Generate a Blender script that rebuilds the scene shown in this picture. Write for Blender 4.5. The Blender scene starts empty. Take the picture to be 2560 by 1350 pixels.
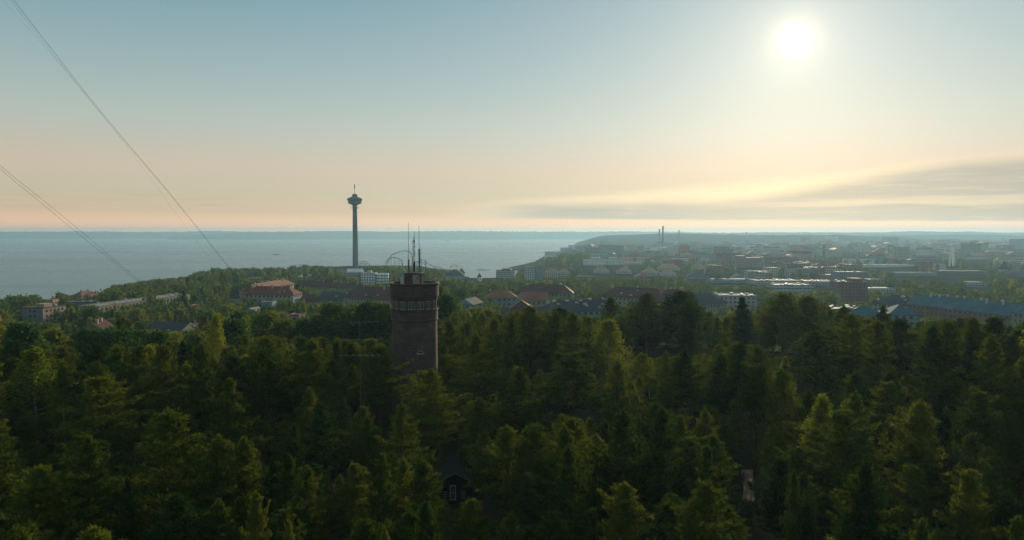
import bpy, math, random
import numpy as np
from mathutils import Vector

random.seed(7)
RNG = np.random.default_rng(7)
C = bpy.context.scene.collection
SC = bpy.context.scene
R = math.radians

# ------------------------------------------------------------------ camera
CAM_Z = 82.0          # metres above the lake
FPX = 1730.0          # focal length in pixels of the 2560 wide photograph
HOR = 584.0           # row of the true horizon
PITCH = math.atan((675 - HOR) / FPX)
cam = bpy.data.cameras.new('camera')
cam.sensor_width = 36.0
cam.lens = 36.0 * FPX / 2560.0
cam.clip_start = 0.5
cam.clip_end = 60000
cam_o = bpy.data.objects.new('camera', cam)
C.objects.link(cam_o)
cam_o.location = (0, 0, CAM_Z)
cam_o.rotation_euler = (math.pi / 2 - PITCH, 0, 0)
SC.camera = cam_o
cp, sp = math.cos(PITCH), math.sin(PITCH)


def at(px, py, Y):
    """world point at forward distance Y seen in the photograph at (px, py)"""
    a, b = (px - 1280) / FPX, (675 - py) / FPX
    dx, dy, dz = a, cp + b * sp, -sp + b * cp
    s = Y / dy
    return Vector((dx * s, Y, CAM_Z + dz * s))


def proj(x, y, z):
    dz = z - CAM_Z
    f = y * cp - dz * sp
    u = y * sp + dz * cp
    return 1280 + FPX * x / f, 675 - FPX * u / f


# ------------------------------------------------------------------ light
SUN = at(1988, 98, 1000.0) - Vector((0, 0, CAM_Z))
SUN.normalize()
SUN_EL = math.asin(SUN.z)
SUN_AZ = math.atan2(SUN.x, SUN.y)
sl = bpy.data.lights.new('sun', 'SUN')
sl.energy = 5.0
sl.angle = R(0.6)
sl.color = (1.0, 0.82, 0.58)
so = bpy.data.objects.new('sun', sl)
C.objects.link(so)
so.rotation_euler = SUN.to_track_quat('Z', 'Y').to_euler()
so.location = (0, 0, 400)

SC.view_settings.view_transform = 'Standard'
SC.view_settings.look = 'None'
SC.view_settings.exposure = 0.0
SC.view_settings.gamma = 1.0
SC.view_settings.use_curve_mapping = False
SC.render.engine = 'CYCLES'
cy = SC.cycles
cy.use_denoising = True
cy.use_adaptive_sampling = False
cy.denoising_prefilter = 'NONE'
cy.max_bounces = 6
cy.diffuse_bounces = 2
cy.glossy_bounces = 2
cy.transmission_bounces = 3
cy.transparent_max_bounces = 4
cy.volume_bounces = 0
cy.sample_clamp_indirect = 3.0
cy.sample_clamp_direct = 12.0


def lin(r, g, b):
    f = lambda c: (c / 255 / 12.92) if c <= 10 else ((c / 255 + 0.055) / 1.055) ** 2.4
    return (f(r), f(g), f(b), 1.0)


class NT:
    """tiny helper for node trees"""
    def __init__(s, tree):
        s.t = tree
        s.t.nodes.clear()

    def n(s, kind, **kw):
        nd = s.t.nodes.new(kind)
        for k, v in kw.items():
            setattr(nd, k, v)
        return nd

    def put(s, sock, v):
        if hasattr(v, 'is_linked') or isinstance(v, bpy.types.NodeSocket):
            s.t.links.new(v, sock)
        else:
            sock.default_value = v

    def m(s, op, a, b=0.0, c=None, clamp=False):
        nd = s.n('ShaderNodeMath', operation=op, use_clamp=clamp)
        s.put(nd.inputs[0], a)
        s.put(nd.inputs[1], b)
        if c is not None:
            s.put(nd.inputs[2], c)
        return nd.outputs[0]

    def smooth(s, v, a, b, o0=0.0, o1=1.0):
        nd = s.n('ShaderNodeMapRange', interpolation_type='SMOOTHSTEP')
        s.put(nd.inputs[0], v)
        s.put(nd.inputs[1], a)
        s.put(nd.inputs[2], b)
        s.put(nd.inputs[3], o0)
        s.put(nd.inputs[4], o1)
        return nd.outputs[0]

    def ramp(s, fac, stops, interp='LINEAR'):
        nd = s.n('ShaderNodeValToRGB')
        el = nd.color_ramp.elements
        nd.color_ramp.interpolation = interp
        while len(el) < len(stops):
            el.new(0.5)
        for e, (p, c) in zip(el, stops):
            e.position = p
            e.color = c if len(c) == 4 else (*c, 1)
        s.put(nd.inputs[0], fac)
        return nd.outputs[0]

    def mix(s, fac, a, b, mode='MIX'):
        nd = s.n('ShaderNodeMix', data_type='RGBA', blend_type=mode)
        s.put(nd.inputs[0], fac)
        s.put(nd.inputs[6], a)
        s.put(nd.inputs[7], b)
        return nd.outputs[2]

    def noise(s, vec, scale, detail=3.0, rough=0.55):
        nd = s.n('ShaderNodeTexNoise')
        if vec is not None:
            s.put(nd.inputs['Vector'], vec)
        nd.inputs['Scale'].default_value = scale
        nd.inputs['Detail'].default_value = detail
        nd.inputs['Roughness'].default_value = rough
        return nd.outputs['Fac']


def build_world():
    w = bpy.data.worlds.new('World')
    SC.world = w
    w.use_nodes = True
    N = NT(w.node_tree)
    d = N.n('ShaderNodeTexCoord').outputs['Generated']
    sep = N.n('ShaderNodeSeparateXYZ')
    N.put(sep.inputs[0], d)
    x, y, z = sep.outputs
    dot = N.n('ShaderNodeVectorMath', operation='DOT_PRODUCT')
    N.put(dot.inputs[0], d)
    dot.inputs[1].default_value = SUN
    ang = N.m('ARCCOSINE', N.m('MINIMUM', dot.outputs['Value'], 1.0))
    fac = N.m('SQRT', N.m('MAXIMUM', z, 0.0))
    P = lambda zz: math.sqrt(max(zz, 0))
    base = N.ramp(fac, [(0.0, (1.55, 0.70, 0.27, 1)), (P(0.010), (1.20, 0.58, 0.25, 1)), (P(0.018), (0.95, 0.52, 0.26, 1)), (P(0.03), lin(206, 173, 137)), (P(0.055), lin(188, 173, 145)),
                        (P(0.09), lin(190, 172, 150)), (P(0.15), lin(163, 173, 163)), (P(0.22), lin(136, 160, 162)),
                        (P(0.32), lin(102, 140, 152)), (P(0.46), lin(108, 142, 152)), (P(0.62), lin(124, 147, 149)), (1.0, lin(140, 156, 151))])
    # light scattered forward around the sun
    g1 = N.m('MULTIPLY', N.m('EXPONENT', N.m('DIVIDE', ang, -0.38)), N.smooth(z, 0.0, 0.14, 0.07, 0.24))
    g2 = N.m('MULTIPLY', N.m('EXPONENT', N.m('DIVIDE', ang, -0.06)), 0.26)
    g2b = N.m('MULTIPLY', N.m('EXPONENT', N.m('DIVIDE', ang, -0.013)), 1.0)
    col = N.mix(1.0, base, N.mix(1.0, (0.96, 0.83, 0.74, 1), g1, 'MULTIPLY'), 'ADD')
    # stratus bank low in the sky below the sun: grey flat base, cream sunlit body, thin grey streak high on the right
    az = N.m('ARCTAN2', x, y)
    el = N.m('ARCSINE', z)

    def cn(sx, sy, seed, det=5.0):
        cv = N.n('ShaderNodeCombineXYZ')
        N.put(cv.inputs[0], N.m('MULTIPLY', az, sx))
        N.put(cv.inputs[1], N.m('MULTIPLY', el, sy))
        cv.inputs[2].default_value = seed
        return N.noise(cv.outputs[0], 1.0, det, 0.58)
    n1 = cn(5.0, 60.0, 3.7)
    n2 = cn(14.0, 190.0, 9.1)
    n3 = cn(3.0, 16.0, 5.2, 3.0)
    uc = N.m('MINIMUM', N.m('MAXIMUM', N.m('DIVIDE', N.m('ADD', az, 0.125), 0.76), 0.0), 1.2)
    wob = N.m('ADD', N.m('MULTIPLY', N.m('SUBTRACT', n3, 0.5), 0.022), N.m('ADD', N.m('MULTIPLY', N.m('SUBTRACT', n1, 0.5), 0.012), N.m('MULTIPLY', N.m('SUBTRACT', n2, 0.5), 0.006)))
    ew = N.m('ADD', el, wob)
    top = N.m('ADD', N.m('MULTIPLY', N.m('POWER', uc, 0.75), 0.060), 0.0290)
    bot = N.m('SUBTRACT', 0.0215, N.m('MULTIPLY', uc, 0.0075))
    ebot = N.m('ADD', el, N.m('MULTIPLY', wob, 0.22))
    body = N.m('MULTIPLY', N.smooth(N.m('SUBTRACT', ebot, bot), -0.001, 0.003), N.smooth(N.m('SUBTRACT', ew, top), 0.006, -0.010))
    body = N.m('MULTIPLY', body, N.smooth(uc, 0.0, 0.20))
    body = N.m('MULTIPLY', body, N.smooth(n2, 0.18, 0.5, 0.62, 1.0))
    gt = N.m('ADD', N.m('ADD', 0.0370, N.m('MULTIPLY', uc, 0.014)), N.smooth(uc, 0.50, 1.0, 0.0, 0.034))
    base_g = N.m('MULTIPLY', N.smooth(N.m('SUBTRACT', ew, gt), 0.010, -0.009), N.smooth(uc, 0.0, 0.30))
    st = N.m('MULTIPLY', N.m('MULTIPLY', N.smooth(ew, 0.034, 0.039), N.smooth(ew, 0.049, 0.042)), N.smooth(uc, 0.45, 0.75))
    grey = N.m('MULTIPLY', base_g, N.m('SUBTRACT', 1.0, N.m('MULTIPLY', st, 0.45)))
    grey = N.m('MULTIPLY', grey, N.smooth(n2, 0.25, 0.6, 0.85, 1.0))
    ccol = N.mix(grey, lin(233, 208, 170), lin(145, 142, 137))
    col = N.mix(N.m('MULTIPLY', body, 0.92), col, ccol)
    # faint bank of distant cumulus far to the left
    cl = N.m('MULTIPLY', N.m('MULTIPLY', N.smooth(el, 0.028, 0.036), N.smooth(el, 0.062, 0.042)),
             N.m('MULTIPLY', N.smooth(az, -0.30, -0.45), N.smooth(n2, 0.46, 0.62)))
    col = N.mix(N.m('MULTIPLY', cl, 0.22), col, lin(170, 146, 122))
    col = N.mix(1.0, col, N.mix(1.0, (1.0, 0.80, 0.50, 1), N.m('ADD', g2, g2b), 'MULTIPLY'), 'ADD')
    disc = N.smooth(ang, 0.027, 0.013)
    col = N.mix(disc, col, (1.25, 1.10, 0.86, 1))
    # the sky opposite the low sun is dimmer
    back = N.smooth(N.m('ADD', N.m('MULTIPLY', x, math.sin(SUN_AZ)), N.m('MULTIPLY', y, math.cos(SUN_AZ))), -0.5, 0.45, 0.95, 1.0)
    col = N.mix(1.0, col, back, 'MULTIPLY')
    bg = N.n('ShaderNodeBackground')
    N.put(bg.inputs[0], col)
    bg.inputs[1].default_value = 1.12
    sky = N.n('ShaderNodeTexSky', sky_type='NISHITA')
    sky.sun_disc = False
    sky.sun_elevation = SUN_EL
    sky.sun_rotation = SUN_AZ
    sky.altitude = 150
    bg2 = N.n('ShaderNodeBackground')
    N.put(bg2.inputs[0], sky.outputs[0])
    bg2.inputs[1].default_value = 0.008
    add = N.n('ShaderNodeAddShader')
    N.put(add.inputs[0], bg.outputs[0])
    N.put(add.inputs[1], bg2.outputs[0])
    out = N.n('ShaderNodeOutputWorld')
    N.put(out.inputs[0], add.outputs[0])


build_world()

HAZE_DENSITY = 1.2e-4
HAZE_COLOR = (0.40, 0.67, 0.87, 1)
HAZE_ANISO = 0.36

# ------------------------------------------------------------------ materials
MATS = {}


def mat(name, color, rough=0.8, var=0.25, scale=0.4, metallic=0.0, spec=0.3, bump=0.0, patchy=0.0):
    if name in MATS:
        return MATS[name]
    m = bpy.data.materials.new(name)
    m.use_nodes = True
    N = NT(m.node_tree)
    tc = N.n('ShaderNodeTexCoord').outputs['Object']
    nz = N.noise(tc, scale, 4.0, 0.6)
    c = (*color, 1) if len(color) == 3 else color
    lo = tuple(v * (1 - var) for v in c[:3]) + (1,)
    hi = tuple(min(v * (1 + var), 0.95) for v in c[:3]) + (1,)
    col = N.ramp(nz, [(0.3, lo), (0.7, hi)])
    b = N.n('ShaderNodeBsdfPrincipled')
    N.put(b.inputs['Base Color'], col)
    b.inputs['Roughness'].default_value = rough
    if patchy:
        N.put(b.inputs['Roughness'], N.smooth(N.noise(tc, patchy, 3.0, 0.6), 0.56, 0.62, 0.9, rough))
    b.inputs['Metallic'].default_value = metallic
    b.inputs['Specular IOR Level'].default_value = spec
    if bump:
        bp = N.n('ShaderNodeBump')
        bp.inputs['Strength'].default_value = bump
        bp.inputs['Distance'].default_value = 0.1
        N.put(bp.inputs['Height'], N.noise(tc, scale * 8, 4))
        N.put(b.inputs['Normal'], bp.outputs[0])
    o = N.n('ShaderNodeOutputMaterial')
    N.put(o.inputs[0], b.outputs[0])
    MATS[name] = m
    return m


def wall_mat(name, color, sx=3.0, sy=3.0, win=(0.05, 0.06, 0.07), wx=0.5, wy=0.5, band=False):
    """rendered wall with rows of small windows far too small to model, laid out in metres"""
    key = 'facade_' + name
    if key in MATS:
        return MATS[key]
    m = bpy.data.materials.new(key)
    m.use_nodes = True
    N = NT(m.node_tree)
    uv = N.n('ShaderNodeTexCoord')
    sep = N.n('ShaderNodeSeparateXYZ')
    N.put(sep.inputs[0], uv.outputs['UV'])
    fu = N.m('FRACT', N.m('DIVIDE', sep.outputs[0], sx))
    fv = N.m('FRACT', N.m('DIVIDE', sep.outputs[1], sy))
    iu = N.m('MULTIPLY', N.m('GREATER_THAN', fu, 0.5 - wx / 2), N.m('LESS_THAN', fu, 0.5 + wx / 2))
    if band:
        iu = N.m('ADD', 0.35, N.m('MULTIPLY', iu, 0.65))
    iv = N.m('MULTIPLY', N.m('GREATER_THAN', fv, 0.58 - wy / 2), N.m('LESS_THAN', fv, 0.58 + wy / 2))
    w = N.m('MULTIPLY', iu, iv)
    nz = N.noise(uv.outputs['Object'], 0.15, 4, 0.6)
    oi = N.n('ShaderNodeObjectInfo').outputs['Random']
    c = color
    k = N.m('ADD', N.m('MULTIPLY', nz, 0.5), N.m('ADD', 0.55, N.m('MULTIPLY', oi, 0.35)))
    base = N.mix(1.0, (*c, 1), k, 'MULTIPLY')
    col = N.mix(w, base, (*win, 1))
    b = N.n('ShaderNodeBsdfPrincipled')
    N.put(b.inputs['Base Color'], col)
    N.put(b.inputs['Roughness'], N.m('SUBTRACT', 0.85, N.m('MULTIPLY', w, 0.7)))
    b.inputs['Specular IOR Level'].default_value = 0.4
    o = N.n('ShaderNodeOutputMaterial')
    N.put(o.inputs[0], b.outputs[0])
    MATS[key] = m
    return m


def leaf_mat(name, a, b_, trans=0.4, tcol=None, hue=0.5):
    if name in MATS:
        return MATS[name]
    m = bpy.data.materials.new(name)
    m.use_nodes = True
    N = NT(m.node_tree)
    tc = N.n('ShaderNodeTexCoord').outputs['Object']
    oi = N.n('ShaderNodeObjectInfo').outputs['Random']
    nz = N.noise(tc, 0.9, 3.0)
    nz = N.m('ADD', N.m('MULTIPLY', nz, 0.5), N.m('MULTIPLY', N.noise(tc, 0.055, 2.0), 0.5))
    f = N.m('ADD', N.m('MULTIPLY', nz, 1.0), N.m('MULTIPLY', N.m('SUBTRACT', oi, 0.5), hue), clamp=True)
    col = N.ramp(f, [(0.25, (*a, 1)), (0.75, (*b_, 1))])
    df = N.n('ShaderNodeBsdfDiffuse')
    N.put(df.inputs[0], col)
    tr = N.n('ShaderNodeBsdfTranslucent')
    N.put(tr.inputs[0], N.mix(1.0, col, (*(tcol or (1.3, 1.15, 0.5)), 1), 'MULTIPLY'))
    mx = N.n('ShaderNodeMixShader')
    mx.inputs[0].default_value = trans
    N.put(mx.inputs[1], df.outputs[0])
    N.put(mx.inputs[2], tr.outputs[0])
    o = N.n('ShaderNodeOutputMaterial')
    N.put(o.inputs[0], mx.outputs[0])
    MATS[name] = m
    return m


PINE = leaf_mat('pine_needles', (0.018, 0.052, 0.014), (0.122, 0.146, 0.022), 0.31)
SPRUCE = leaf_mat('spruce_needles', (0.018, 0.048, 0.022), (0.050, 0.085, 0.028), 0.22)
BIRCH = leaf_mat('birch_leaves', (0.12, 0.15, 0.018), (0.25, 0.235, 0.028), 0.48, tcol=(0.98, 1.1, 0.45))
BROAD = leaf_mat('broad_leaves', (0.036, 0.085, 0.030), (0.145, 0.165, 0.036), 0.40, hue=0.9)
BARK = mat('bark', (0.075, 0.048, 0.034), 0.95, 0.5, 3.0)
PBARK = mat('pine_bark', (0.13, 0.065, 0.035), 0.95, 0.5, 3.0)
BBARK = mat('birch_bark', (0.45, 0.43, 0.40), 0.9, 0.5, 3.0)

# ------------------------------------------------------------------ mesh helpers


class MB:
    def __init__(s):
        s.v, s.f, s.uv, s.mi = [], [], [], []

    def quad(s, p, uv=None, mi=0):
        n = len(s.v)
        s.v += [tuple(q) for q in p]
        s.f.append(tuple(range(n, n + len(p))))
        s.uv += uv or [(0.0, 0.0)] * len(p)
        s.mi.append(mi)

    def box(s, x0, y0, z0, x1, y1, z1, mi=0, top=True, bottom=True, M=None):
        p = [Vector(q) for q in ((x0, y0, z0), (x1, y0, z0), (x1, y1, z0), (x0, y1, z0), (x0, y0, z1), (x1, y0, z1), (x1, y1, z1), (x0, y1, z1))]
        if M is not None:
            p = [M @ q for q in p]
        w, d, h = x1 - x0, y1 - y0, z1 - z0
        for a, b, l in ((0, 1, w), (1, 2, d), (2, 3, w), (3, 0, d)):
            s.quad([p[a], p[b], p[b + 4], p[a + 4]], [(0, 0), (l, 0), (l, h), (0, h)], mi)
        if top:
            s.quad([p[4], p[5], p[6], p[7]], None, mi)
        if bottom:
            s.quad([p[3], p[2], p[1], p[0]], None, mi)

    def lathe(s, prof, n=32, cx=0, cy=0, mi=0, a0=0.0, a1=2 * math.pi, uvr=None):
        full = abs(a1 - a0 - 2 * math.pi) < 1e-6
        for i in range(len(prof) - 1):
            (r0, z0), (r1, z1) = prof[i], prof[i + 1]
            for k in range(n):
                t0, t1 = a0 + (a1 - a0) * k / n, a0 + (a1 - a0) * (k + 1) / n
                q = [(cx + r0 * math.cos(t0), cy + r0 * math.sin(t0), z0), (cx + r0 * math.cos(t1), cy + r0 * math.sin(t1), z0),
                     (cx + r1 * math.cos(t1), cy + r1 * math.sin(t1), z1), (cx + r1 * math.cos(t0), cy + r1 * math.sin(t0), z1)]
                ur = uvr or max(r0, r1)
                uv = [(t0 * ur, z0), (t1 * ur, z0), (t1 * ur, z1), (t0 * ur, z1)]
                if r0 < 1e-5:
                    q, uv = [q[0], q[2], q[3]], [uv[0], uv[2], uv[3]]
                elif r1 < 1e-5:
                    q, uv = q[:3], uv[:3]
                s.quad(q, uv, mi)

    def tube(s, pts, r, n=6, r1=None, mi=0):
        pts = [Vector(p) for p in pts]
        rings = []
        for i, p in enumerate(pts):
            t = (pts[min(i + 1, len(pts) - 1)] - pts[max(i - 1, 0)]).normalized()
            a = t.cross(Vector((0, 0, 1)))
            if a.length < 1e-3:
                a = Vector((1, 0, 0))
            a.normalize()
            b = t.cross(a)
            rr = r if r1 is None else r + (r1 - r) * i / max(len(pts) - 1, 1)
            base = len(s.v)
            for k in range(n):
                th = 2 * math.pi * k / n
                s.v.append(tuple(p + a * rr * math.cos(th) + b * rr * math.sin(th)))
            rings.append(base)
        for i in range(len(rings) - 1):
            for k in range(n):
                s.f.append((rings[i] + k, rings[i] + (k + 1) % n, rings[i + 1] + (k + 1) % n, rings[i + 1] + k))
                s.uv += [(0.0, 0.0)] * 4
                s.mi.append(mi)
        for base in (rings[0], rings[-1]):
            s.f.append(tuple(base + k for k in range(n)))
            s.uv += [(0.0, 0.0)] * n
            s.mi.append(mi)

    def mesh(s, name, mats, smooth=False):
        me = bpy.data.meshes.new(name)
        me.from_pydata(s.v, [], s.f)
        for m in (mats if isinstance(mats, (list, tuple)) else [mats]):
            me.materials.append(m)
        ul = me.uv_layers.new(name='UVMap')
        ul.data.foreach_set('uv', np.array(s.uv, dtype=np.float32).ravel())
        me.polygons.foreach_set('material_index', np.array(s.mi, dtype=np.int32))
        if smooth:
            me.polygons.foreach_set('use_smooth', np.ones(len(s.f), dtype=bool))
        me.update()
        return me

    def obj(s, name, mats, parent=None, smooth=False, loc=None):
        return link(name, s.mesh(name, mats, smooth), parent, loc)


def link(name, data, parent=None, loc=None):
    o = bpy.data.objects.new(name, data)
    C.objects.link(o)
    if parent is not None:
        o.parent = parent
    if loc is not None:
        o.location = loc
    return o


def tag(o, label, cat, group=None):
    o['label'] = label
    o['category'] = cat
    if group:
        o['group'] = group
    return o


def thing(name, label, cat, loc=(0, 0, 0), yaw=0.0, group=None):
    o = bpy.data.objects.new(name, None)
    o.empty_display_size = 0.5
    C.objects.link(o)
    o.location = loc
    o.rotation_euler = (0, 0, yaw)
    return tag(o, label, cat, group)


def structure(o):
    o['kind'] = 'structure'
    return o


def copy_tree(o, parent=None):
    c = o.copy()
    C.objects.link(c)
    if parent is not None:
        c.parent = parent
    for ch in list(o.children):
        copy_tree(ch, c)
    return c


# ------------------------------------------------------------------ terrain


def sstep(t):
    t = np.clip(t, 0, 1)
    return t * t * (3 - 2 * t)


def shore_d(x, y):
    """rough signed distance into the land (negative in the lake)"""
    xs = np.interp(y, [-4000, 0, 500, 750, 990, 1330, 1430, 1470, 1500, 1530, 1709, 2026, 2580, 4700, 8900, 20000],
                   [-900, -720, -610, -560, -540, -520, -470, -330, -95, -30, 0, 68, 122, 440, 1850, 5500])
    d = (x - xs) * np.interp(y, [1300, 1400, 1500, 1560, 1700, 4000], [1.0, 0.6, 0.35, 0.8, 1.0, 0.9])
    inl = np.where(y > 1040, np.maximum(np.abs(x + 55) - 44, (1170 - y) * 0.7), 999)
    inl = np.where(y > 1530, 999, inl)
    return np.minimum(d, inl)


def ridge_edge(x, y):
    px = 1280 + FPX * x / np.maximum(y, 1e-3)
    e = np.interp(px, [-900, 0, 500, 1000, 1300, 1700, 2000, 2300, 2560, 3400], [125, 128, 132, 160, 182, 205, 205, 172, 158, 150])
    return np.where(y > 1, e, 140)


def H(x, y):
    x, y = np.asarray(x, float), np.asarray(y, float)
    r = np.hypot(x, y)
    city = np.interp(r, [250, 900, 2000, 3200, 6000, 9000], [23, 17, 17, 22, 34, 45])
    city = city + 1.5 * np.sin(x * 0.011 + 1.3) * np.sin(y * 0.013)
    d = shore_d(x, y)
    land = 0.6 + (city - 0.6) * sstep(d / 130)
    z = np.where(d > 0, land, np.maximum(d * 0.12, -8))
    # wooded hill behind the far town
    hill = 52 * np.exp(-(((x - 1150) / 900) ** 2 + ((y - 4900) / 650) ** 2))
    z = z + np.where(d > 0, hill, 0)
    s = sstep((r - ridge_edge(x, y) + 15) / 200)
    top = 47 + 0.9 * np.sin(x * 0.05) * np.cos(y * 0.043 + 0.8)
    return np.where(d > 0, top * (1 - s) + z * s, z)


def h1(x, y):
    return float(H(x, y))


def grid_mesh(name, P, mats, smooth=True):
    """P: (rows, cols, 3) array of points"""
    a, b, _ = P.shape
    me = bpy.data.meshes.new(name)
    me.vertices.add(a * b)
    me.vertices.foreach_set('co', P.reshape(-1).astype(np.float32))
    i = np.arange(a - 1)[:, None] * b + np.arange(b - 1)[None, :]
    q = np.stack([i, i + 1, i + b + 1, i + b], -1).reshape(-1, 4)
    me.loops.add(q.size)
    me.loops.foreach_set('vertex_index', q.ravel().astype(np.int32))
    me.polygons.add(len(q))
    me.polygons.foreach_set('loop_start', (np.arange(len(q)) * 4).astype(np.int32))
    me.polygons.foreach_set('use_smooth', np.full(len(q), smooth))
    me.materials.append(mats)
    me.update(calc_edges=True)
    return me


def ground_material():
    m = bpy.data.materials.new('forest_floor_and_town_ground')
    m.use_nodes = True
    N = NT(m.node_tree)
    tc = N.n('ShaderNodeTexCoord').outputs['Object']
    a = N.noise(tc, 0.012, 5, 0.6)
    b = N.noise(tc, 0.35, 4, 0.6)
    c1 = N.ramp(a, [(0.38, (0.012, 0.018, 0.008, 1)), (0.52, (0.022, 0.030, 0.012, 1)), (0.62, (0.035, 0.036, 0.026, 1)), (0.75, (0.07, 0.068, 0.06, 1))])
    col = N.mix(0.5, c1, N.ramp(b, [(0.3, (0.010, 0.014, 0.006, 1)), (0.7, (0.035, 0.034, 0.018, 1))]))
    p = N.n('ShaderNodeBsdfDiffuse')
    N.put(p.inputs[0], col)
    o = N.n('ShaderNodeOutputMaterial')
    N.put(o.inputs[0], p.outputs[0])
    return m


def build_ground():
    ang = np.radians(np.concatenate([np.arange(-180, -48, 6.0), np.linspace(-48, 48, 300), np.arange(54, 181, 6.0)]))
    rad = np.concatenate([[0.0], np.geomspace(6, 13500, 230)])
    A, Rr = np.meshgrid(ang, rad, indexing='ij')
    X, Y = Rr * np.sin(A), Rr * np.cos(A)
    Z = H(X, Y)
    structure(link('ground', grid_mesh('ground', np.stack([X, Y, Z], -1), ground_material())))


def build_water():
    m = bpy.data.materials.new('lake_water')
    m.use_nodes = True
    N = NT(m.node_tree)
    tc = N.n('ShaderNodeTexCoord').outputs['Object']
    mp = N.n('ShaderNodeMapping')
    mp.inputs['Scale'].default_value = (0.0004, 0.0013, 1)
    N.put(mp.inputs[0], tc)
    calm = N.noise(mp.outputs[0], 1.0, 4, 0.6)
    p = N.n('ShaderNodeBsdfPrincipled')
    p.inputs['Base Color'].default_value = (0.020, 0.088, 0.130, 1)
    p.inputs['IOR'].default_value = 1.33
    N.put(p.inputs['Roughness'], N.smooth(calm, 0.35, 0.68, 0.26, 0.30))
    bp = N.n('ShaderNodeBump')
    bp.inputs['Strength'].default_value = 0.12
    bp.inputs['Distance'].default_value = 0.5
    N.put(bp.inputs['Height'], N.noise(tc, 0.03, 3, 0.5))
    N.put(p.inputs['Normal'], bp.outputs[0])
    o = N.n('ShaderNodeOutputMaterial')
    N.put(o.inputs[0], p.outputs[0])
    b = MB()
    b.quad([(-20000, -6000, 0), (20000, -6000, 0), (20000, 13800, 0), (-20000, 13800, 0)])
    structure(b.obj('water', m))


def far_hill(name, y0, depth, px0, px1, tops, seed, rough=2.2, base=-2.0):
    """a long wooded shore: real ridge with its own width, crest given as photo rows"""
    n, k = 420, 9
    pxs = np.linspace(px0, px1, n)
    yc = y0 + depth * 0.5
    P = np.zeros((n, k, 3))
    r = np.random.default_rng(seed)
    row = np.interp(pxs, [t[0] for t in tops], [t[1] for t in tops])
    nz = np.convolve(r.normal(0, 1, n + 8), np.ones(9) / 9, 'valid')[:n] * 2.0 + r.normal(0, 1, n)
    for i, px in enumerate(pxs):
        x = (px - 1280) / FPX * yc
        zt = CAM_Z - (row[i] - HOR) * yc / FPX + nz[i] * rough
        wob = 0.10 * depth * (math.sin(px * 0.013 + seed) + 0.6 * math.sin(px * 0.041 + seed * 2))
        for j in range(k):
            t = j / (k - 1)
            prof = math.sin(math.pi * t) ** 0.55
            P[i, j] = (x, y0 + wob + depth * t, base + (zt - base) * prof + (r.normal(0, rough * 0.6) if 0 < j < k - 1 else 0))
    m = mat('far_forest', (0.035, 0.050, 0.025), 0.95, 0.5, 0.004, spec=0.0)
    structure(link('hills', grid_mesh(name, P, m, False)))


build_ground()
build_water()
far_hill('hills_a', 11200, 1600, -300, 900, [(-300, 579), (0, 579.5), (200, 579), (400, 580), (520, 577.5), (600, 579), (900, 580)], 1, 3.0)
far_hill('hills_b', 9700, 1500, 470, 1800, [(470, 590), (540, 584), (640, 581), (760, 579), (850, 577), (980, 579), (1140, 577.5), (1350, 579), (1640, 579), (1800, 582)], 2, 2.2)
far_hill('hills_c', 7600, 1500, 1560, 2800, [(1560, 588), (1700, 583), (1980, 581), (2140, 582), (2280, 579), (2400, 580), (2560, 583), (2800, 584)], 3, 2.2, 20)
far_hill('hills_d', 4300, 900, 1560, 2250, [(1560, 604), (1620, 600), (1700, 596), (1780, 590), (1830, 587.5), (1950, 589), (2080, 588), (2250, 594)], 4, 1.8, 20)
far_hill('hills_e', 5600, 900, 2080, 2800, [(2080, 590), (2250, 588), (2380, 587), (2560, 590), (2800, 590)], 5, 1.8, 20)

# ------------------------------------------------------------------ round brick lookout tower


def stone_mat():
    m = bpy.data.materials.new('reddish_granite_blocks')
    m.use_nodes = True
    N = NT(m.node_tree)
    tc = N.n('ShaderNodeTexCoord')
    br = N.n('ShaderNodeTexBrick')
    N.put(br.inputs['Vector'], tc.outputs['UV'])
    br.inputs['Color1'].default_value = (0.084, 0.059, 0.053, 1)
    br.inputs['Color2'].default_value = (0.120, 0.085, 0.077, 1)
    br.inputs['Mortar'].default_value = (0.060, 0.042, 0.038, 1)
    br.inputs['Scale'].default_value = 1.0
    br.inputs['Mortar Size'].default_value = 0.03
    br.inputs['Brick Width'].default_value = 1.3
    br.inputs['Row Height'].default_value = 0.52
    nz = N.noise(tc.outputs['Object'], 0.5, 5, 0.65)
    col = N.mix(0.7, br.outputs['Color'], N.ramp(nz, [(0.3, (0.35, 0.35, 0.37, 1)), (0.7, (1.25, 1.15, 1.1, 1))]), 'MULTIPLY')
    p = N.n('ShaderNodeBsdfPrincipled')
    N.put(p.inputs['Base Color'], col)
    p.inputs['Roughness'].default_value = 0.85
    p.inputs['Specular IOR Level'].default_value = 0.25
    bp = N.n('ShaderNodeBump')
    bp.inputs['Strength'].default_value = 0.6
    bp.inputs['Distance'].default_value = 0.05
    N.put(bp.inputs['Height'], br.outputs['Fac'])
    bp.invert = True
    N.put(p.inputs['Normal'], bp.outputs[0])
    o = N.n('ShaderNodeOutputMaterial')
    N.put(o.inputs[0], p.outputs[0])
    return m


STONE = stone_mat()
GLASS = mat('window_glass', (0.05, 0.06, 0.07), 0.12, 0.1, 1.0, spec=0.6)
WFRAME = mat('white_window_frame', (0.29, 0.28, 0.255), 0.6)
STEEL = mat('galvanised_steel', (0.30, 0.32, 0.33), 0.5, 0.2, 2.0, metallic=0.4)
DARKSTEEL = mat('dark_steel', (0.05, 0.055, 0.06), 0.6, 0.2, 2.0, metallic=0.2)
CONC = mat('pale_concrete', (0.34, 0.34, 0.33), 0.9, 0.25, 0.2)
DCONC = mat('weathered_concrete', (0.10, 0.108, 0.112), 0.9, 0.3, 0.12)


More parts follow.
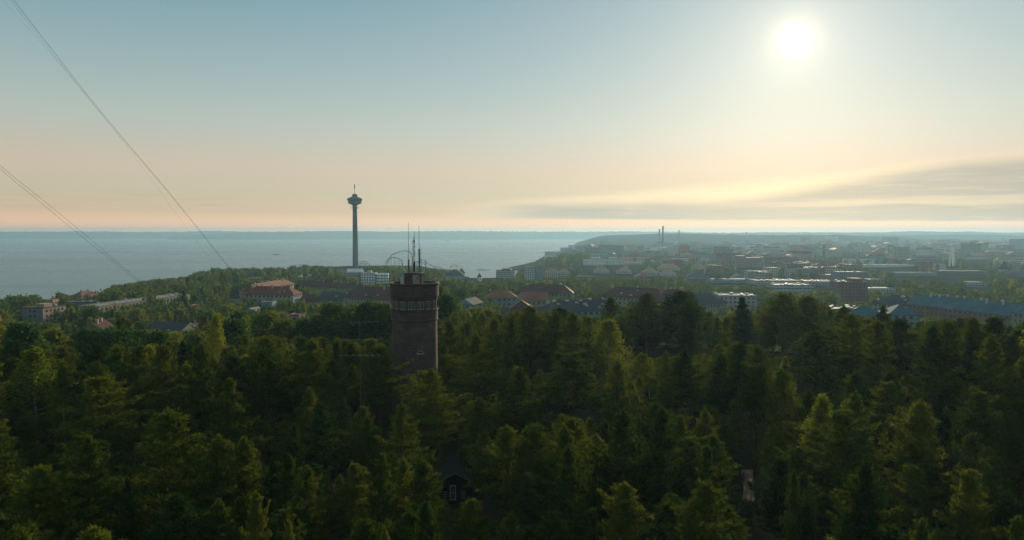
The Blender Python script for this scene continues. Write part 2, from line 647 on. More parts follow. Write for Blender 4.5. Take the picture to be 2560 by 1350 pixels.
def lookout_tower():
    TY = 124.0
    base = at(1037, 800, TY)
    cx = base.x
    z0 = h1(cx, TY) - 0.5
    zz = lambda py: at(1037, py, TY).z - z0
    t = thing('lookout_tower', 'round reddish granite lookout tower with antennas rising out of the dark pine forest', 'tower', (cx, TY, z0))
    sh = MB()
    sh.lathe([(4.25, 0), (4.12, 4), (4.02, zz(800)), (4.18, zz(798)), (4.20, zz(795)), (4.15, zz(794)), (4.15, zz(774)), (4.28, zz(773)), (4.28, zz(770.5)), (3.62, zz(770))], 64)
    sh.obj('shaft', STONE, t)
    core = MB()
    core.lathe([(3.62, zz(770.2)), (3.62, zz(746))], 48)
    core.obj('gallery_wall', mat('gallery_dark', (0.03, 0.026, 0.024), 0.9), t)
    cap = MB()
    cap.lathe([(3.55, zz(747.5)), (4.12, zz(747.5)), (4.16, zz(744)), (4.32, zz(738)), (4.36, zz(712)), (4.47, zz(710)), (4.47, zz(706.5)), (4.42, zz(705.5)), (4.02, zz(705.5)), (4.02, zz(716)), (0.0, zz(716))], 64)
    cap.obj('parapet', STONE, t)
    # piers of the glazed gallery and the windows between them
    za, zb = zz(770), zz(747.5)
    for k in range(16):
        pier = MB()
        a = math.radians(-90 - 11.25 + 22.5 * k)
        pier.lathe([(4.10, za), (4.10, zb)], 3, a0=a - 0.048, a1=a + 0.048)
        for e in (a - 0.048, a + 0.048):
            q = [(r * math.cos(e), r * math.sin(e), z) for r, z in ((3.6, za), (4.10, za), (4.10, zb), (3.6, zb))]
            pier.quad(q, [(0, 0), (.5, 0), (.5, 1.5), (0, 1.5)])
        pier.obj('pier', STONE, t)
    wz0, wz1 = zz(769), zz(749)
    hw = 0.64
    wf = MB()
    b = 0.11
    wf.box(-hw, -0.06, 0, -hw + b, 0.06, wz1 - wz0)
    wf.box(hw - b, -0.06, 0, hw, 0.06, wz1 - wz0)
    wf.box(-hw + b, -0.06, 0, hw - b, 0.06, b)
    wf.box(-hw + b, -0.06, wz1 - wz0 - b, hw - b, 0.06, wz1 - wz0)
    wf.box(-0.03, -0.05, b, 0.03, 0.05, wz1 - wz0 - b)
    fm = wf.mesh('gallery_window', WFRAME)
    pm = MB()
    pm.box(-hw + b + .004, -0.012, b + .004, hw - b - .004, 0.012, wz1 - wz0 - b - .004)
    pmm = pm.mesh('pane', mat('gallery_pane', (0.085, 0.085, 0.078), 0.2, 0.3, 0.8, spec=0.6))
    for k in range(16):
        a = math.radians(-90 + 22.5 * k)
        w = link('window', fm, t, (3.92 * math.cos(a), 3.92 * math.sin(a), wz0))
        w.rotation_euler = (0, 0, a + math.pi / 2)
        link('pane', pmm, w)
    # small arched window in the shaft
    n = MB()
    hw2, zc = 0.55, 0.0
    arc = [(-hw2 * math.cos(i * math.pi / 10), 0.42 * math.sin(i * math.pi / 10)) for i in range(11)]
    n.quad([(x_, -0.05, z_) for x_, z_ in arc][::-1])
    aw = n.obj('arched_window', GLASS, t)
    f2 = MB()
    f2.tube([(x_, -0.06, z_) for x_, z_ in arc], 0.05, 5)
    f2.box(-0.66, -0.2, -0.16, 0.66, 0.1, -0.02)
    f2.obj('sill', mat('pale_sill', (0.34, 0.30, 0.27), 0.8), aw)
    a = math.radians(-90 + 21)
    aw.location = (4.05 * math.cos(a), 4.05 * math.sin(a), zz(874))
    aw.rotation_euler = (0, 0, a + math.pi / 2)
    # penthouse on the roof
    zr = zz(716)
    zt = zz(684)
    ph = MB()
    oc = [(-1.62, -1.2), (0.5, -1.75), (1.35, -1.45), (1.75, -0.3), (1.4, 1.3), (-1.3, 1.5)]
    for i in range(6):
        p, q = oc[i], oc[(i + 1) % 6]
        l = math.hypot(p[0] - q[0], p[1] - q[1])
        ph.quad([(*p, zr), (*q, zr), (*q, zt), (*p, zt)], [(0, 0), (l, 0), (l, 2.3), (0, 2.3)])
    pho = ph.obj('roof_cabin', mat('brown_cabin_sheet', (0.075, 0.050, 0.042), 0.75, 0.3, 2.0), t)
    rf = MB()
    rf.quad([(p[0] * 1.07, p[1] * 1.07, zt + 0.16) for p in oc])
    for i in range(6):
        p, q = oc[i], oc[(i + 1) % 6]
        p, q = (p[0] * 1.07, p[1] * 1.07), (q[0] * 1.07, q[1] * 1.07)
        rf.quad([(*p, zt), (*q, zt), (*q, zt + 0.16), (*p, zt + 0.16)])
    rf.obj('roof', DARKSTEEL, pho)
    d = MB()
    M = (Vector((1.35, -1.45, 0)) - Vector((0.5, -1.75, 0))).normalized()
    s0 = Vector((-0.10, -1.62, 0))
    d.box(-0.1, -1.82, zr, 1.16, -1.60, zt - 0.1)
    d.obj('cabin_panel', mat('pale_mottled_panel', (0.26, 0.25, 0.22), 0.8, 0.6, 4.0), pho)
    cb = MB()
    cb.box(-2.28, -1.5, zr, -1.72, -0.9, zz(691))
    cb.obj('cabinet', mat('white_cabinet', (0.50, 0.52, 0.52), 0.6), t)
    # antennas
    px2x = lambda px: at(px, 650, TY).x - cx

    def whip(px, pyt, r0, r1, y=-0.4, thick=None):
        m_ = MB()
        x_ = px2x(px)
        m_.tube([(x_, y, zt + 0.1), (x_, y, zz(650)), (x_ - 0.02, y, zz(pyt))], r0, 6, r1)
        if thick:
            m_.tube([(x_, y, zz(thick[0])), (x_, y, zz(thick[1]))], r0 * 1.8, 6)
        m_.obj('whip_antenna', DARKSTEEL, t)
    whip(1023.5, 555, 0.075, 0.028, -0.8, (676, 648))
    whip(1048.5, 564, 0.075, 0.032, -0.2, (668, 622))
    whip(1052.5, 616, 0.05, 0.03, -0.1)
    whip(1063.5, 648, 0.06, 0.03, 0.6)
    mm = MB()
    x_ = px2x(1035)
    mm.box(x_ - 0.05, -0.7, zz(679), x_ + 0.34, -0.35, zz(656))
    ms = mm.obj('antenna_mast', DARKSTEEL, t)
    m2 = MB()
    for dx, dy in ((-0.16, -0.16), (0.16, -0.16), (0.0, 0.16)):
        m2.tube([(x_ + dx, dy, zr + 0.2), (x_ + dx, dy, zz(606))], 0.045, 5)
    for i in range(13):
        z_ = zz(679) + i * (zz(606) - zz(679)) / 12
        for (a_, b_) in (((-0.16, -0.16), (0.16, -0.16)), ((0.16, -0.16), (0, 0.16)), ((0, 0.16), (-0.16, -0.16))):
            m2.tube([(x_ + a_[0], a_[1], z_), (x_ + b_[0], b_[1], z_ + 0.35)], 0.025, 4)
    m2.lathe([(0.09, zz(606)), (0.23, zz(605.5)), (0.23, zz(601.5)), (0.09, zz(601))], 10, x_, 0)
    m2.tube([(x_ - 0.10, 0, zz(602)), (x_ - 0.10, 0, zz(591))], 0.055, 5)
    m2.tube([(x_ + 0.10, 0, zz(602)), (x_ + 0.10, 0, zz(590))], 0.05, 5)
    m2.tube([(x_ + 0.12, 0, zz(591)), (x_ + 0.12, 0, zz(577))], 0.028, 5)
    m2.obj('lattice', STEEL, ms)
    rl = MB()
    for k in range(9):
        xx = -1.2 + k * 0.25
        rl.tube([(xx, -0.9, zt + 0.16), (xx, -0.9, zt + 0.35)], 0.02, 4)
    rl.tube([(-1.25, -0.9, zt + 0.19), (0.85, -0.9, zt + 0.19)], 0.03, 4)
    rl.tube([(-1.0, -0.9, zt + 0.2), (-1.0, -0.7, zt + 0.2)], 0.03, 4)
    rl.tube([(-1.0 + i * 0.12, -0.7, zt + 0.2 + 0.25 * math.sin(i * math.pi / 5)) for i in range(6)], 0.04, 5)
    rl.obj('cable_rack', DARKSTEEL, t)


lookout_tower()


# ------------------------------------------------------------------ slender observation tower by the shore
def needle_tower():
    TY = 1263.0
    c = at(888, 600, TY)
    z0 = h1(c.x, TY) - 2
    zz = lambda py: at(888, py, TY).z - z0
    t = thing('observation_tower', 'slender tall concrete observation tower with a saucer top standing by the lake shore', 'tower', (c.x, TY, z0))
    # three-lobed fluted shaft
    n, lv = 60, 14
    P = np.zeros((lv, n + 1, 3))
    for i in range(lv):
        f = i / (lv - 1)
        z = f * zz(511)
        rr = 5.35 - 1.5 * f
        for k in range(n + 1):
            a = 2 * math.pi * k / n
            w = rr * (1 - 0.13 * (abs(math.cos(1.5 * a)) < 0.42) - 0.05 * (abs(math.cos(4.5 * a)) < 0.25))
            P[i, k] = (w * math.cos(a + 0.4), w * math.sin(a + 0.4), z)
    link('shaft', grid_mesh('needle_shaft', P, DCONC, False), t)
    s = 0.73
    pod = MB()
    pod.lathe([(3.9, zz(514)), (5.0, zz(512.5)), (8.5, zz(510.5)), (11.6, zz(509.2)), (11.9, zz(508.6)), (12.0, zz(507.5)), (12.1, zz(504.2)), (12.3, zz(503.8)), (13.0, zz(500.5)), (13.8, zz(498.6)), (13.9, zz(497)), (13.4, zz(496.4)), (9.5, zz(493.8)), (5.6, zz(492))], 48)
    po = pod.obj('saucer', mat('saucer_concrete', (0.085, 0.09, 0.095), 0.7, 0.2, 0.2), t)
    wb = MB()
    wb.lathe([(12.12, zz(507.3)), (12.22, zz(504.4))], 48)
    wb.obj('window_band', mat('tower_glass', (0.06, 0.07, 0.08), 0.08, 0.1, 1, spec=0.9), po)
    wb = MB()
    wb.lathe([(12.5, zz(503.2)), (12.98, zz(501))], 48)
    wb.obj('window_band', MATS['tower_glass'], po)
    hat = MB()
    hat.lathe([(5.4, zz(492.6)), (5.5, zz(490.6)), (4.6, zz(490)), (4.5, zz(488.6)), (5.0, zz(488.2)), (4.9, zz(487.2)), (4.1, zz(486.9)), (4.1, zz(485.2)), (0, zz(484.8))], 32)
    hat.obj('top_deck', DCONC, t)
    rg = MB()
    rg.lathe([(3.9, zz(520.6)), (7.4, zz(520.6)), (7.6, zz(520.2)), (3.9, zz(520.0))], 32)
    rg.lathe([(7.5, zz(517.2)), (7.6, zz(516.8)), (7.45, zz(516.8)), (7.5, zz(517.2))], 32)
    for k in range(16):
        a = k * math.pi / 8
        rg.tube([(7.5 * math.cos(a), 7.5 * math.sin(a), zz(520.2)), (7.5 * math.cos(a), 7.5 * math.sin(a), zz(517))], 0.09, 4)
    rg.obj('balcony', STEEL, t)
    an = MB()
    an.tube([(0, 0, zz(485)), (0, 0, zz(471))], 0.42, 8, 0.36)
    an.tube([(0, 0, zz(471)), (0, 0, zz(461.5))], 0.85, 8)
    an.tube([(0, 0, zz(461.5)), (0, 0, zz(458.5))], 0.25, 6, 0.15)
    an.obj('antenna', DCONC, t)


needle_tower()


# ------------------------------------------------------------------ fairground rides by the shore
def coaster(label, Y, lanes, sup, col, r=0.55):
    """lanes: list of photo polylines (px, py, dY); sup: supports reach the ground from every n-th point"""
    p0 = at(lanes[0][0][0], lanes[0][0][1], Y)
    t = thing('roller_coaster', label, 'roller coaster', (p0.x, Y, h1(p0.x, Y)), 0, 'fairground rides by the lake shore')
    o = Vector((p0.x, Y, h1(p0.x, Y)))
    for ln in lanes:
        pts = [at(px, py, Y + dy) - o for px, py, dy in ln]
        # smooth by Chaikin
        for _ in range(2):
            q = [pts[0]]
            for a, b in zip(pts[:-1], pts[1:]):
                q += [a * 0.75 + b * 0.25, a * 0.25 + b * 0.75]
            pts = q + [pts[-1]]
        m = MB()
        m.tube(pts, r, 6)
        m.tube([p + Vector((0, 1.3, 0.25)) for p in pts], r * 0.6, 5)
        for p in pts[::3]:
            m.tube([p, p + Vector((0, 1.3, 0.25))], 0.15, 4)
        m.obj('track', col, t)
        for p in pts[::max(1, len(pts) // sup)]:
            if p.z > 2:
                k = MB()
                k.tube([(p.x, p.y, p.z - 0.3), (p.x + 0.6, p.y + 0.4, -2)], 0.24, 5)
                k.obj('support', STEEL, t)


CT = mat('coaster_track', (0.07, 0.10, 0.12), 0.5, 0.2, 0.2)
coaster('dark arched roller coaster loop nearest the tall observation tower', 1300,
        [[(964, 672, 0), (964.5, 655, 0), (970, 647, 0), (980, 644, 2), (990, 644, 4), (1000, 648, 6), (1006, 655, 8), (1006.5, 672, 8)]], 7, CT, 0.7)
coaster('high sweeping roller coaster track behind the lookout tower antennas', 1330,
        [[(968, 660, 0), (975, 643, 0), (980, 636, 2), (991, 633, 4), (1001, 628, 6), (1010, 627, 8), (1022, 628.5, 10), (1029, 633, 12), (1031, 642, 14), (1031, 668, 16)]], 9, CT, 0.65)
coaster('roller coaster with a straight sloping drop right of the lookout tower antennas', 1310,
        [[(1040, 668, 0), (1044, 655, 0), (1050, 648, 0), (1056, 649, 2), (1068, 657, 4), (1082, 666, 6), (1098, 668, 8), (1108, 672, 10)],
         [(1034, 655, 30), (1048, 652, 30), (1060, 658, 30), (1068, 668, 30)]], 8, CT, 0.6)
coaster('low steel coaster frame close beside the foot of the tall observation tower', 1280,
        [[(899, 676, 0), (900, 653, 0), (908, 653, 0), (915, 655, 2), (922, 661, 4), (930, 668, 6)], [(902, 659, 3), (915, 660, 3), (915, 675, 3)]], 5, CT, 0.45)


def swing_ride():
    Y = 1420
    o = at(1135, 690, Y)
    o.z = h1(o.x, Y)
    t = thing('fairground_ride', 'pale square frame ride with arched top in the fairground trees', 'ride', o, 0, 'fairground rides by the lake shore')
    m = MB()
    P = lambda px, py, dy=0: at(px, py, Y + dy) - o
    for px in (1127, 1132, 1140, 1144):
        m.tube([P(px, 685), P(px, 664)], 0.3, 5)
    m.tube([P(1126, 668), P(1129, 663.5), P(1136, 662), P(1144, 664), P(1146, 668)], 0.5, 5)
    m.tube([P(1126, 666), P(1146, 666)], 0.35, 5)
    m.obj('frame', CONC, t)


swing_ride()


# ------------------------------------------------------------------ chimneys, spire, monument, masts
def chimney(px, pyt, Y, wpx, label, col, pyb=None, group='tall chimneys of the far town', cap=True):
    p = at(px, pyt, Y)
    z0 = h1(p.x, Y) - 1
    t = thing('factory_chimney', label, 'chimney', (p.x, Y, z0), 0, group)
    r = wpx * Y / FPX / 2
    h = p.z - z0
    m = MB()
    m.lathe([(r * 1.25, 0), (r * 1.12, h * 0.5), (r, h - r * 2)], 20)
    m.obj('shaft', col, t)
    c = MB()
    c.lathe([(r, h - r * 2), (r * 1.12, h - r * 1.8), (r * 1.12, h), (r * 0.8, h), (r * 0.75, h - 2)], 20)
    c.obj('rim', DARKSTEEL, t)


BRICKCH = mat('chimney_brick', (0.16, 0.085, 0.06), 0.9, 0.3, 0.1)
chimney(1648.5, 573.5, 3050, 3.4, 'shorter pale chimney just left of the tallest power plant chimney', CONC)
chimney(1657.5, 565, 2850, 4.0, 'tallest dark power plant chimney breaking the skyline beyond the town', BRICKCH)
chimney(1697.5, 575, 3050, 2.6, 'thin lone chimney to the right of the power plant pair', DCONC)
chimney(2060, 613, 1750, 4.6, 'dark brick chimney standing alone amid glinting town roofs', BRICKCH)
chimney(1866, 580, 4700, 1.8, 'tiny mast-like chimney on top of the far wooded hill', DCONC)


def twin_pillar():
    Y = 1350
    b = at(2378, 682, Y)
    z0 = h1(b.x, Y)
    t = thing('twin_pillar_tower', 'white twin-legged tower joined at the top rising above town trees', 'tower', (b.x, Y, z0 - 1))
    k = Y / FPX
    zt = at(2378, 620.5, Y).z - z0 + 1
    w = mat('white_render', (0.9, 0.87, 0.8), 0.8, 0.03, 0.1, spec=0.3)
    for sgn in (-1, 1):
        m = MB()
        xb = (-5.5 if sgn < 0 else 4.5) * k
        xt = (-0.5 if sgn < 0 else 4.6) * k
        hw = 2.0 * k
        m.tube([(xb, 0, 0), (xt, 0, zt)], hw * 1.15, 14)
        m.obj('pillar', w, t)
    for py in (630, 668, 676):
        m = MB()
        z_ = at(2378, py, Y).z - z0
        m.box(-4.5 * k, -1.2 * k, z_, 4.9 * k, 1.2 * k, z_ + 1.2)
        m.obj('crosspiece', CONC, t)
    m = MB()
    m.box(-0.2 * k, -1.9 * k, zt - 1.5 * k, 4.6 * k, 1.9 * k, zt + 0.6)
    m.obj('cap', w, t)


twin_pillar()


def church():
    Y = 2500
    b = at(2127, 640, Y)
    z0 = h1(b.x, Y)
    t = thing('church', 'dark brick church with one sharp needle spire above town roofs', 'church', (b.x, Y, z0))
    k = Y / FPX
    br = mat('church_brick', (0.12, 0.06, 0.045), 0.9)
    m = MB()
    m.box(-4 * k, -4 * k, -2, 4 * k, 4 * k, at(2127, 626, Y).z - z0)
    m.obj('bell_tower', br, t)
    s = MB()
    z1, z2 = at(2127, 626, Y).z - z0, at(2127, 603, Y).z - z0
    s.lathe([(5 * k, z1), (2.2 * k, z1 + (z2 - z1) * 0.3), (0.05, z2)], 8)
    s.obj('spire', DARKSTEEL, t)
    m = MB()
    m.box(-5 * k, 4 * k + .01, -2, 5 * k, 26 * k, z1 * 0.62)
    m.obj('nave', br, t)
    g = MB()
    zr = z1 * 0.62
    g.quad([(-5.4 * k, 4 * k, zr), (0, 4 * k, zr + 8), (0, 26 * k, zr + 8), (-5.4 * k, 26 * k, zr)])
    g.quad([(0, 4 * k, zr + 8), (5.4 * k, 4 * k, zr), (5.4 * k, 26 * k, zr), (0, 26 * k, zr + 8)])
    g.obj('roof', DARKSTEEL, t)


church()


def light_mast(px, pyt, Y, label):
    p = at(px, pyt, Y)
    z0 = h1(p.x, Y)
    t = thing('light_mast', label, 'floodlight mast', (p.x, Y, z0), 0, 'floodlight masts of the town')
    m = MB()
    m.tube([(0, 0, -1), (0, 0, p.z - z0)], 0.7, 6, 0.4)
    m.obj('pole', CONC, t)
    m = MB()
    m.box(-4.5, -0.5, p.z - z0, 4.5, 0.6, p.z - z0 + 2.6)
    m.obj('lamp_panel', mat('lamp_panel', (0.6, 0.6, 0.58), 0.3), t)


light_mast(2240, 650, 1500, 'pale floodlight mast left of the white twin-legged tower')
light_mast(1587, 601, 5200, 'tiny lone mast beyond the lakeside housing near the far water edge')


# ------------------------------------------------------------------ boats and skerry on the lake
def boat(px, py, label, L):
    Y = CAM_Z * FPX / (py - HOR)
    p = at(px, py, Y)
    t = thing('boat', label, 'boat', (p.x, Y, 0))
    m = MB()
    ring = [(-L / 2, 0), (-L * .3, -L * .1), (L * .3, -L * .11), (L / 2, -L * .07), (L / 2, L * .07), (L * .3, L * .11), (-L * .3, L * .1)]
    for i in range(7):
        a, b = ring[i], ring[(i + 1) % 7]
        m.quad([(a[0] * .94, a[1] * .8, -0.3), (b[0] * .94, b[1] * .8, -0.3), (*b, L * .06), (*a, L * .06)])
    m.quad([(*q, L * .055) for q in ring])
    m.obj('hull', DARKSTEEL, t)
    m = MB()
    m.box(-L * .12, -L * .06, L * .055, L * .22, L * .06, L * .15)
    m.obj('cabin', CONC, t)
    m = MB()
    m.tube([(L * .02, 0, L * .15), (L * .02, 0, L * .3)], L * .008, 5)
    m.obj('mast', DARKSTEEL, t)


boat(690, 637, 'small dark motor boat alone on the open lake left of the tall observation tower', 26)
boat(1118, 602, 'tiny ship far out near the opposite lake shore', 70)


def breakwater(px0, px1, py, label):
    Y = CAM_Z * FPX / (py - HOR)
    a, b = at(px0, py, Y), at(px1, py, Y)
    m = MB()
    n = 24
    r = np.random.default_rng(px0)
    w = 3.0
    for i in range(n):
        x0, x1 = a.x + (b.x - a.x) * i / n, a.x + (b.x - a.x) * (i + 1) / n
        y0 = Y + 4 * math.sin(i * 0.3)
        h = 0.9 + r.uniform(0, 0.7)
        m.box(x0 + .02, y0 - w, -2, x1 - .02, y0 + w, h)
    tag(m.obj('breakwater', mat('dark_rock', (0.06, 0.06, 0.055), 0.95)), label, 'breakwater', 'rock breakwaters by the harbour inlet')


breakwater(1193, 1222, 675.3, 'low rock breakwater reaching out from the wooded fairground point')
breakwater(1268, 1300, 671.5, 'low rock breakwater off the housing on the far side of the inlet')

# ------------------------------------------------------------------ buildings
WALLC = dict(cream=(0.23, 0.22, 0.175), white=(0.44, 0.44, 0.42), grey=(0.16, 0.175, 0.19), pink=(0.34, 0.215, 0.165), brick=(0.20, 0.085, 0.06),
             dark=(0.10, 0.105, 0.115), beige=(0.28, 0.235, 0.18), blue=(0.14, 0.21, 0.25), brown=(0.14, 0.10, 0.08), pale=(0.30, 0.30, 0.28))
ROOFC = dict(red=((0.135, 0.038, 0.028), 0.8), maroon=((0.070, 0.026, 0.025), 0.8), navy=((0.035, 0.042, 0.058), 0.75), tan=((0.34, 0.215, 0.14), 0.75),
             bluemetal=((0.04, 0.105, 0.15), 0.8), felt=((0.085, 0.085, 0.085), 0.85), metal=((0.17, 0.17, 0.17), 0.36), rust=((0.19, 0.085, 0.06), 0.8),
             brownroof=((0.15, 0.075, 0.05), 0.6))
WM = {k: mat('wall_' + k, c, 0.85, 0.18, 0.15) for k, c in WALLC.items()}
WFM = {k: wall_mat(k, tuple(min(v * 1.7, .8) for v in c)) for k, c in WALLC.items()}
WFB = {k: wall_mat(k + '_banded', tuple(min(v * 1.7, .8) for v in c), 4.0, 3.2, wx=0.7, wy=0.42, band=True) for k, c in WALLC.items()}
RM = {k: mat('roof_' + k, c, r, 0.25, 0.12, spec=0.35 if k == 'metal' else 0.12, patchy=0.45 if k == 'metal' else 0.0) for k, (c, r) in ROOFC.items()}
VENT = mat('pale_vent_sheet', (0.40, 0.40, 0.39), 0.28, 0.15, 0.5)
FOOT = []      # (x, y, half w, half d, yaw)
PROTECT = [(2366, 618, 2392, 690, 1350), (2053, 610, 2067, 664, 1750), (2116, 603, 2140, 642, 2500), (1640, 563, 1704, 618, 2850)]   # (px0, py0, px1, py1, Y)

_wm = MB()
_wm.box(-0.7, -0.04, 0, 0.7, 0.05, 1.5, 1)
for _b in ((-0.78, -0.07, -0.08, -0.7, 0.04, 1.58), (0.7, -0.07, -0.08, 0.78, 0.04, 1.58), (-0.7, -0.07, -0.08, 0.7, 0.04, 0.0), (-0.7, -0.07, 1.5, 0.7, 0.04, 1.58)):
    _wm.box(*_b, 0)
WIN_MESH = _wm.mesh('window', [mat('window_frame_grey', (0.22, 0.22, 0.21), 0.6), GLASS])


def roof_mesh(kind, w, d, h, rh, rm, ov=0.45):
    m = MB()
    if kind == 'flat':
        m.box(-w / 2 - .15, -d / 2 - .15, h, w / 2 + .15, d / 2 + .15, h + 0.28)
        t = 0.3
        z0, z1 = h + 0.283, h + 0.75
        m.box(-w / 2 - .12, -d / 2 - .12, z0, w / 2 + .12, -d / 2 - .12 + t, z1)
        m.box(-w / 2 - .12, d / 2 + .12 - t, z0, w / 2 + .12, d / 2 + .12, z1)
        m.box(-w / 2 - .12, -d / 2 - .12 + t, z0, -w / 2 - .12 + t, d / 2 + .12 - t, z1)
        m.box(w / 2 + .12 - t, -d / 2 - .12 + t, z0, w / 2 + .12, d / 2 + .12 - t, z1)
        return m
    w, d = w + 2 * ov, d + 2 * ov
    along = w >= d
    L, S = (w, d) if along else (d, w)
    ins = S / 2 * 0.9 if kind == 'hip' else 0.0
    c = [(-L / 2, -S / 2, h - .15), (L / 2, -S / 2, h - .15), (L / 2, S / 2, h - .15), (-L / 2, S / 2, h - .15)]
    r = [(-L / 2 + ins, 0, h + rh), (L / 2 - ins, 0, h + rh)]
    if not along:
        f = lambda p: (-p[1], p[0], p[2])
        c, r = [f(p) for p in c], [f(p) for p in r]
    m.quad([c[0], c[1], r[1], r[0]])
    m.quad([c[2], c[3], r[0], r[1]])
    if kind == 'hip':
        m.quad([c[1], c[2], r[1]])
        m.quad([c[3], c[0], r[0]])
    else:
        m.quad([c[1], c[2], r[1]], None, 1)
        m.quad([c[3], c[0], r[0]], None, 1)
    m.quad(c[::-1])
    # eaves board
    for i in range(4):
        a, b = c[i], c[(i + 1) % 4]
        m.quad([(a[0], a[1], a[2] - .3), (b[0], b[1], b[2] - .3), b, a])
    return m


def building(name, label, cat, group, cx, cy_, z0, w, d, h, yaw, wall='cream', roof='flat', rcol='felt', rh=3.0, near=False, banded=False,
             chim=0, vents=0, house=None, wins=None, storey=3.0, pitch=3.2, seed=0, rmat=None, foot=True, blank=False):
    r = random.Random(seed * 77 + int(abs(cx) * 3 + cy_))
    t = thing(name, label, cat, (cx, cy_, z0), yaw, group)
    m = MB()
    m.box(-w / 2, -d / 2, -5, w / 2, d / 2, h, 0, top=False, bottom=False)
    m.uv = [(a, b - 5) for a, b in m.uv]
    m.obj('wall', WM[wall] if near else (WFB if banded else WFM)[wall], t)
    ro = roof_mesh(roof, w, d, h, rh, rcol).obj('roof', [rmat or RM[rcol], WM[wall]], t)
    ztop = lambda: h + 0.28 if roof == 'flat' else h + rh * 0.55
    for i in range(chim):
        L = max(w, d)
        u = (-0.42 + 0.84 * (i + 0.5) / chim + r.uniform(-.04, .04)) * L
        v = r.uniform(-.12, .12) * min(w, d)
        x, y = (u, v) if w >= d else (v, u)
        zc = h + 0.29 if roof == 'flat' else h + rh * 0.5
        c = MB()
        c.box(x - .55, y - .45, zc, x + .55, y + .45, h + rh + 1.0)
        c.box(x - .65, y - .55, h + rh + 1.0, x + .65, y + .55, h + rh + 1.2)
        c.obj('chimney', WM['pink'] if rcol in ('red', 'rust', 'maroon') else VENT, ro)
    for i in range(vents):
        x, y = r.uniform(-.45, .45) * w, r.uniform(-.4, .4) * d
        s, hh = r.uniform(.4, 1.1), r.uniform(.3, 1.0)
        if roof == 'flat':
            zb = h + 0.29
        else:
            fr = abs(y) / (d / 2) if w >= d else abs(x) / (w / 2)
            zb = h + rh * (1 - fr) - 0.5
        c = MB()
        c.box(x - s, y - s * .7, zb, x + s, y + s * .7, zb + hh + .4)
        c.obj('roof_vent', VENT, ro)
    if house:
        for (u0, v0, u1, v1, hh) in house:
            c = MB()
            c.box(u0 * w, v0 * d, h + 0.29, u1 * w, v1 * d, h + hh)
            c.obj('roof_house', WM[wall], ro)
    if near:
        cam_l = Vector((0 - cx, 0 - cy_, 0))
        cyw, syw = math.cos(yaw), math.sin(yaw)
        cand = []
        for (nx, ny, L, off) in ((0, -1, w, d / 2), (1, 0, d, w / 2), (-1, 0, d, w / 2), (0, 1, w, d / 2)):
            gx, gy = nx * cyw - ny * syw, nx * syw + ny * cyw
            if gx * cam_l.x + gy * cam_l.y <= off * 0.98:
                continue
            nwin = max(1, int((L - 1.6) / pitch))
            for fl in range(int((h - 0.4) / storey)):
                for k in range(nwin):
                    if blank and ny == -1 and abs(k - (nwin - 1) / 2) > .6:
                        continue
                    u = (k - (nwin - 1) / 2) * pitch
                    cand.append((nx, ny, off, u, h - storey * (fl + 1) + 0.75))
        for nx, ny, off, u, z in cand[:96] if len(cand) > 96 else cand:
            o = link('window', WIN_MESH, t)
            if ny:
                o.location = (u * -ny, ny * off, z)
                o.rotation_euler = (0, 0, 0 if ny < 0 else math.pi)
            else:
                o.location = (nx * off, u, z)
                o.rotation_euler = (0, 0, math.pi / 2 * nx)
    if foot:
        FOOT.append((cx, cy_, w / 2, d / 2, yaw))
    return t


def blk(label, px0, px1, py, Y, d, wall, roof='flat', rcol='felt', yaw=0.0, rh=3.0, near=None, vis=25, name='apartment_block', cat='building', group=None, **kw):
    """block whose front wall spans px0..px1 with its eaves on row py at forward distance Y"""
    a, b = at(px0, py, Y), at(px1, py, Y)
    yr = R(yaw)
    w = (b.x - a.x) / max(math.cos(yr), .3)
    mx, my = (a.x + b.x) / 2, Y
    cx, cy_ = mx - math.sin(yr) * d / 2, my + math.cos(yr) * d / 2
    z0 = h1(cx, cy_)
    h = a.z - z0
    pyt = proj(cx, Y, a.z + (rh if roof != 'flat' else 1))[1]
    PROTECT.append((px0, pyt, px1, py + vis * (.75 if Y < 640 else 1), Y))
    return building(name, label, cat, group, cx, cy_, z0, w, d, max(h, 4), yr, wall, roof, rcol, rh, near=(Y < 640 if near is None else near), seed=int(px0), **kw)


def wing(label, p0, p1, d, wall, roof, rcol, rh=3.0, near=True, vis=25, name='apartment_block', cat='building', group=None, **kw):
    """long block along the photo line p0 -> p1, each (px, py, Y) on the eaves of the side facing us"""
    a, b = at(*p0), at(*p1)
    dx, dy = b.x - a.x, b.y - a.y
    yaw = math.atan2(dy, dx)
    w = math.hypot(dx, dy)
    cx, cy_ = (a.x + b.x) / 2 - math.sin(yaw) * d / 2, (a.y + b.y) / 2 + math.cos(yaw) * d / 2
    z0 = h1(cx, cy_)
    zt = (a.z + b.z) / 2
    for f0, f1 in ((0, .34), (.33, .67), (.66, 1)):
        q0, q1 = a.lerp(b, f0), a.lerp(b, f1)
        e = proj(q0.x, q0.y, q0.z), proj(q1.x, q1.y, q1.z)
        PROTECT.append((min(e[0][0], e[1][0]), min(e[0][1], e[1][1]) - rh * FPX / q0.y, max(e[0][0], e[1][0]), max(e[0][1], e[1][1]) + vis * .75, min(q0.y, q1.y)))
    return building(name, label, cat, group, cx, cy_, z0, w, d, max(zt - z0, 4), yaw, wall, roof, rcol, rh, near=near, seed=int(p0[0]), **kw)


GL = 'apartment blocks among trees below the forest'
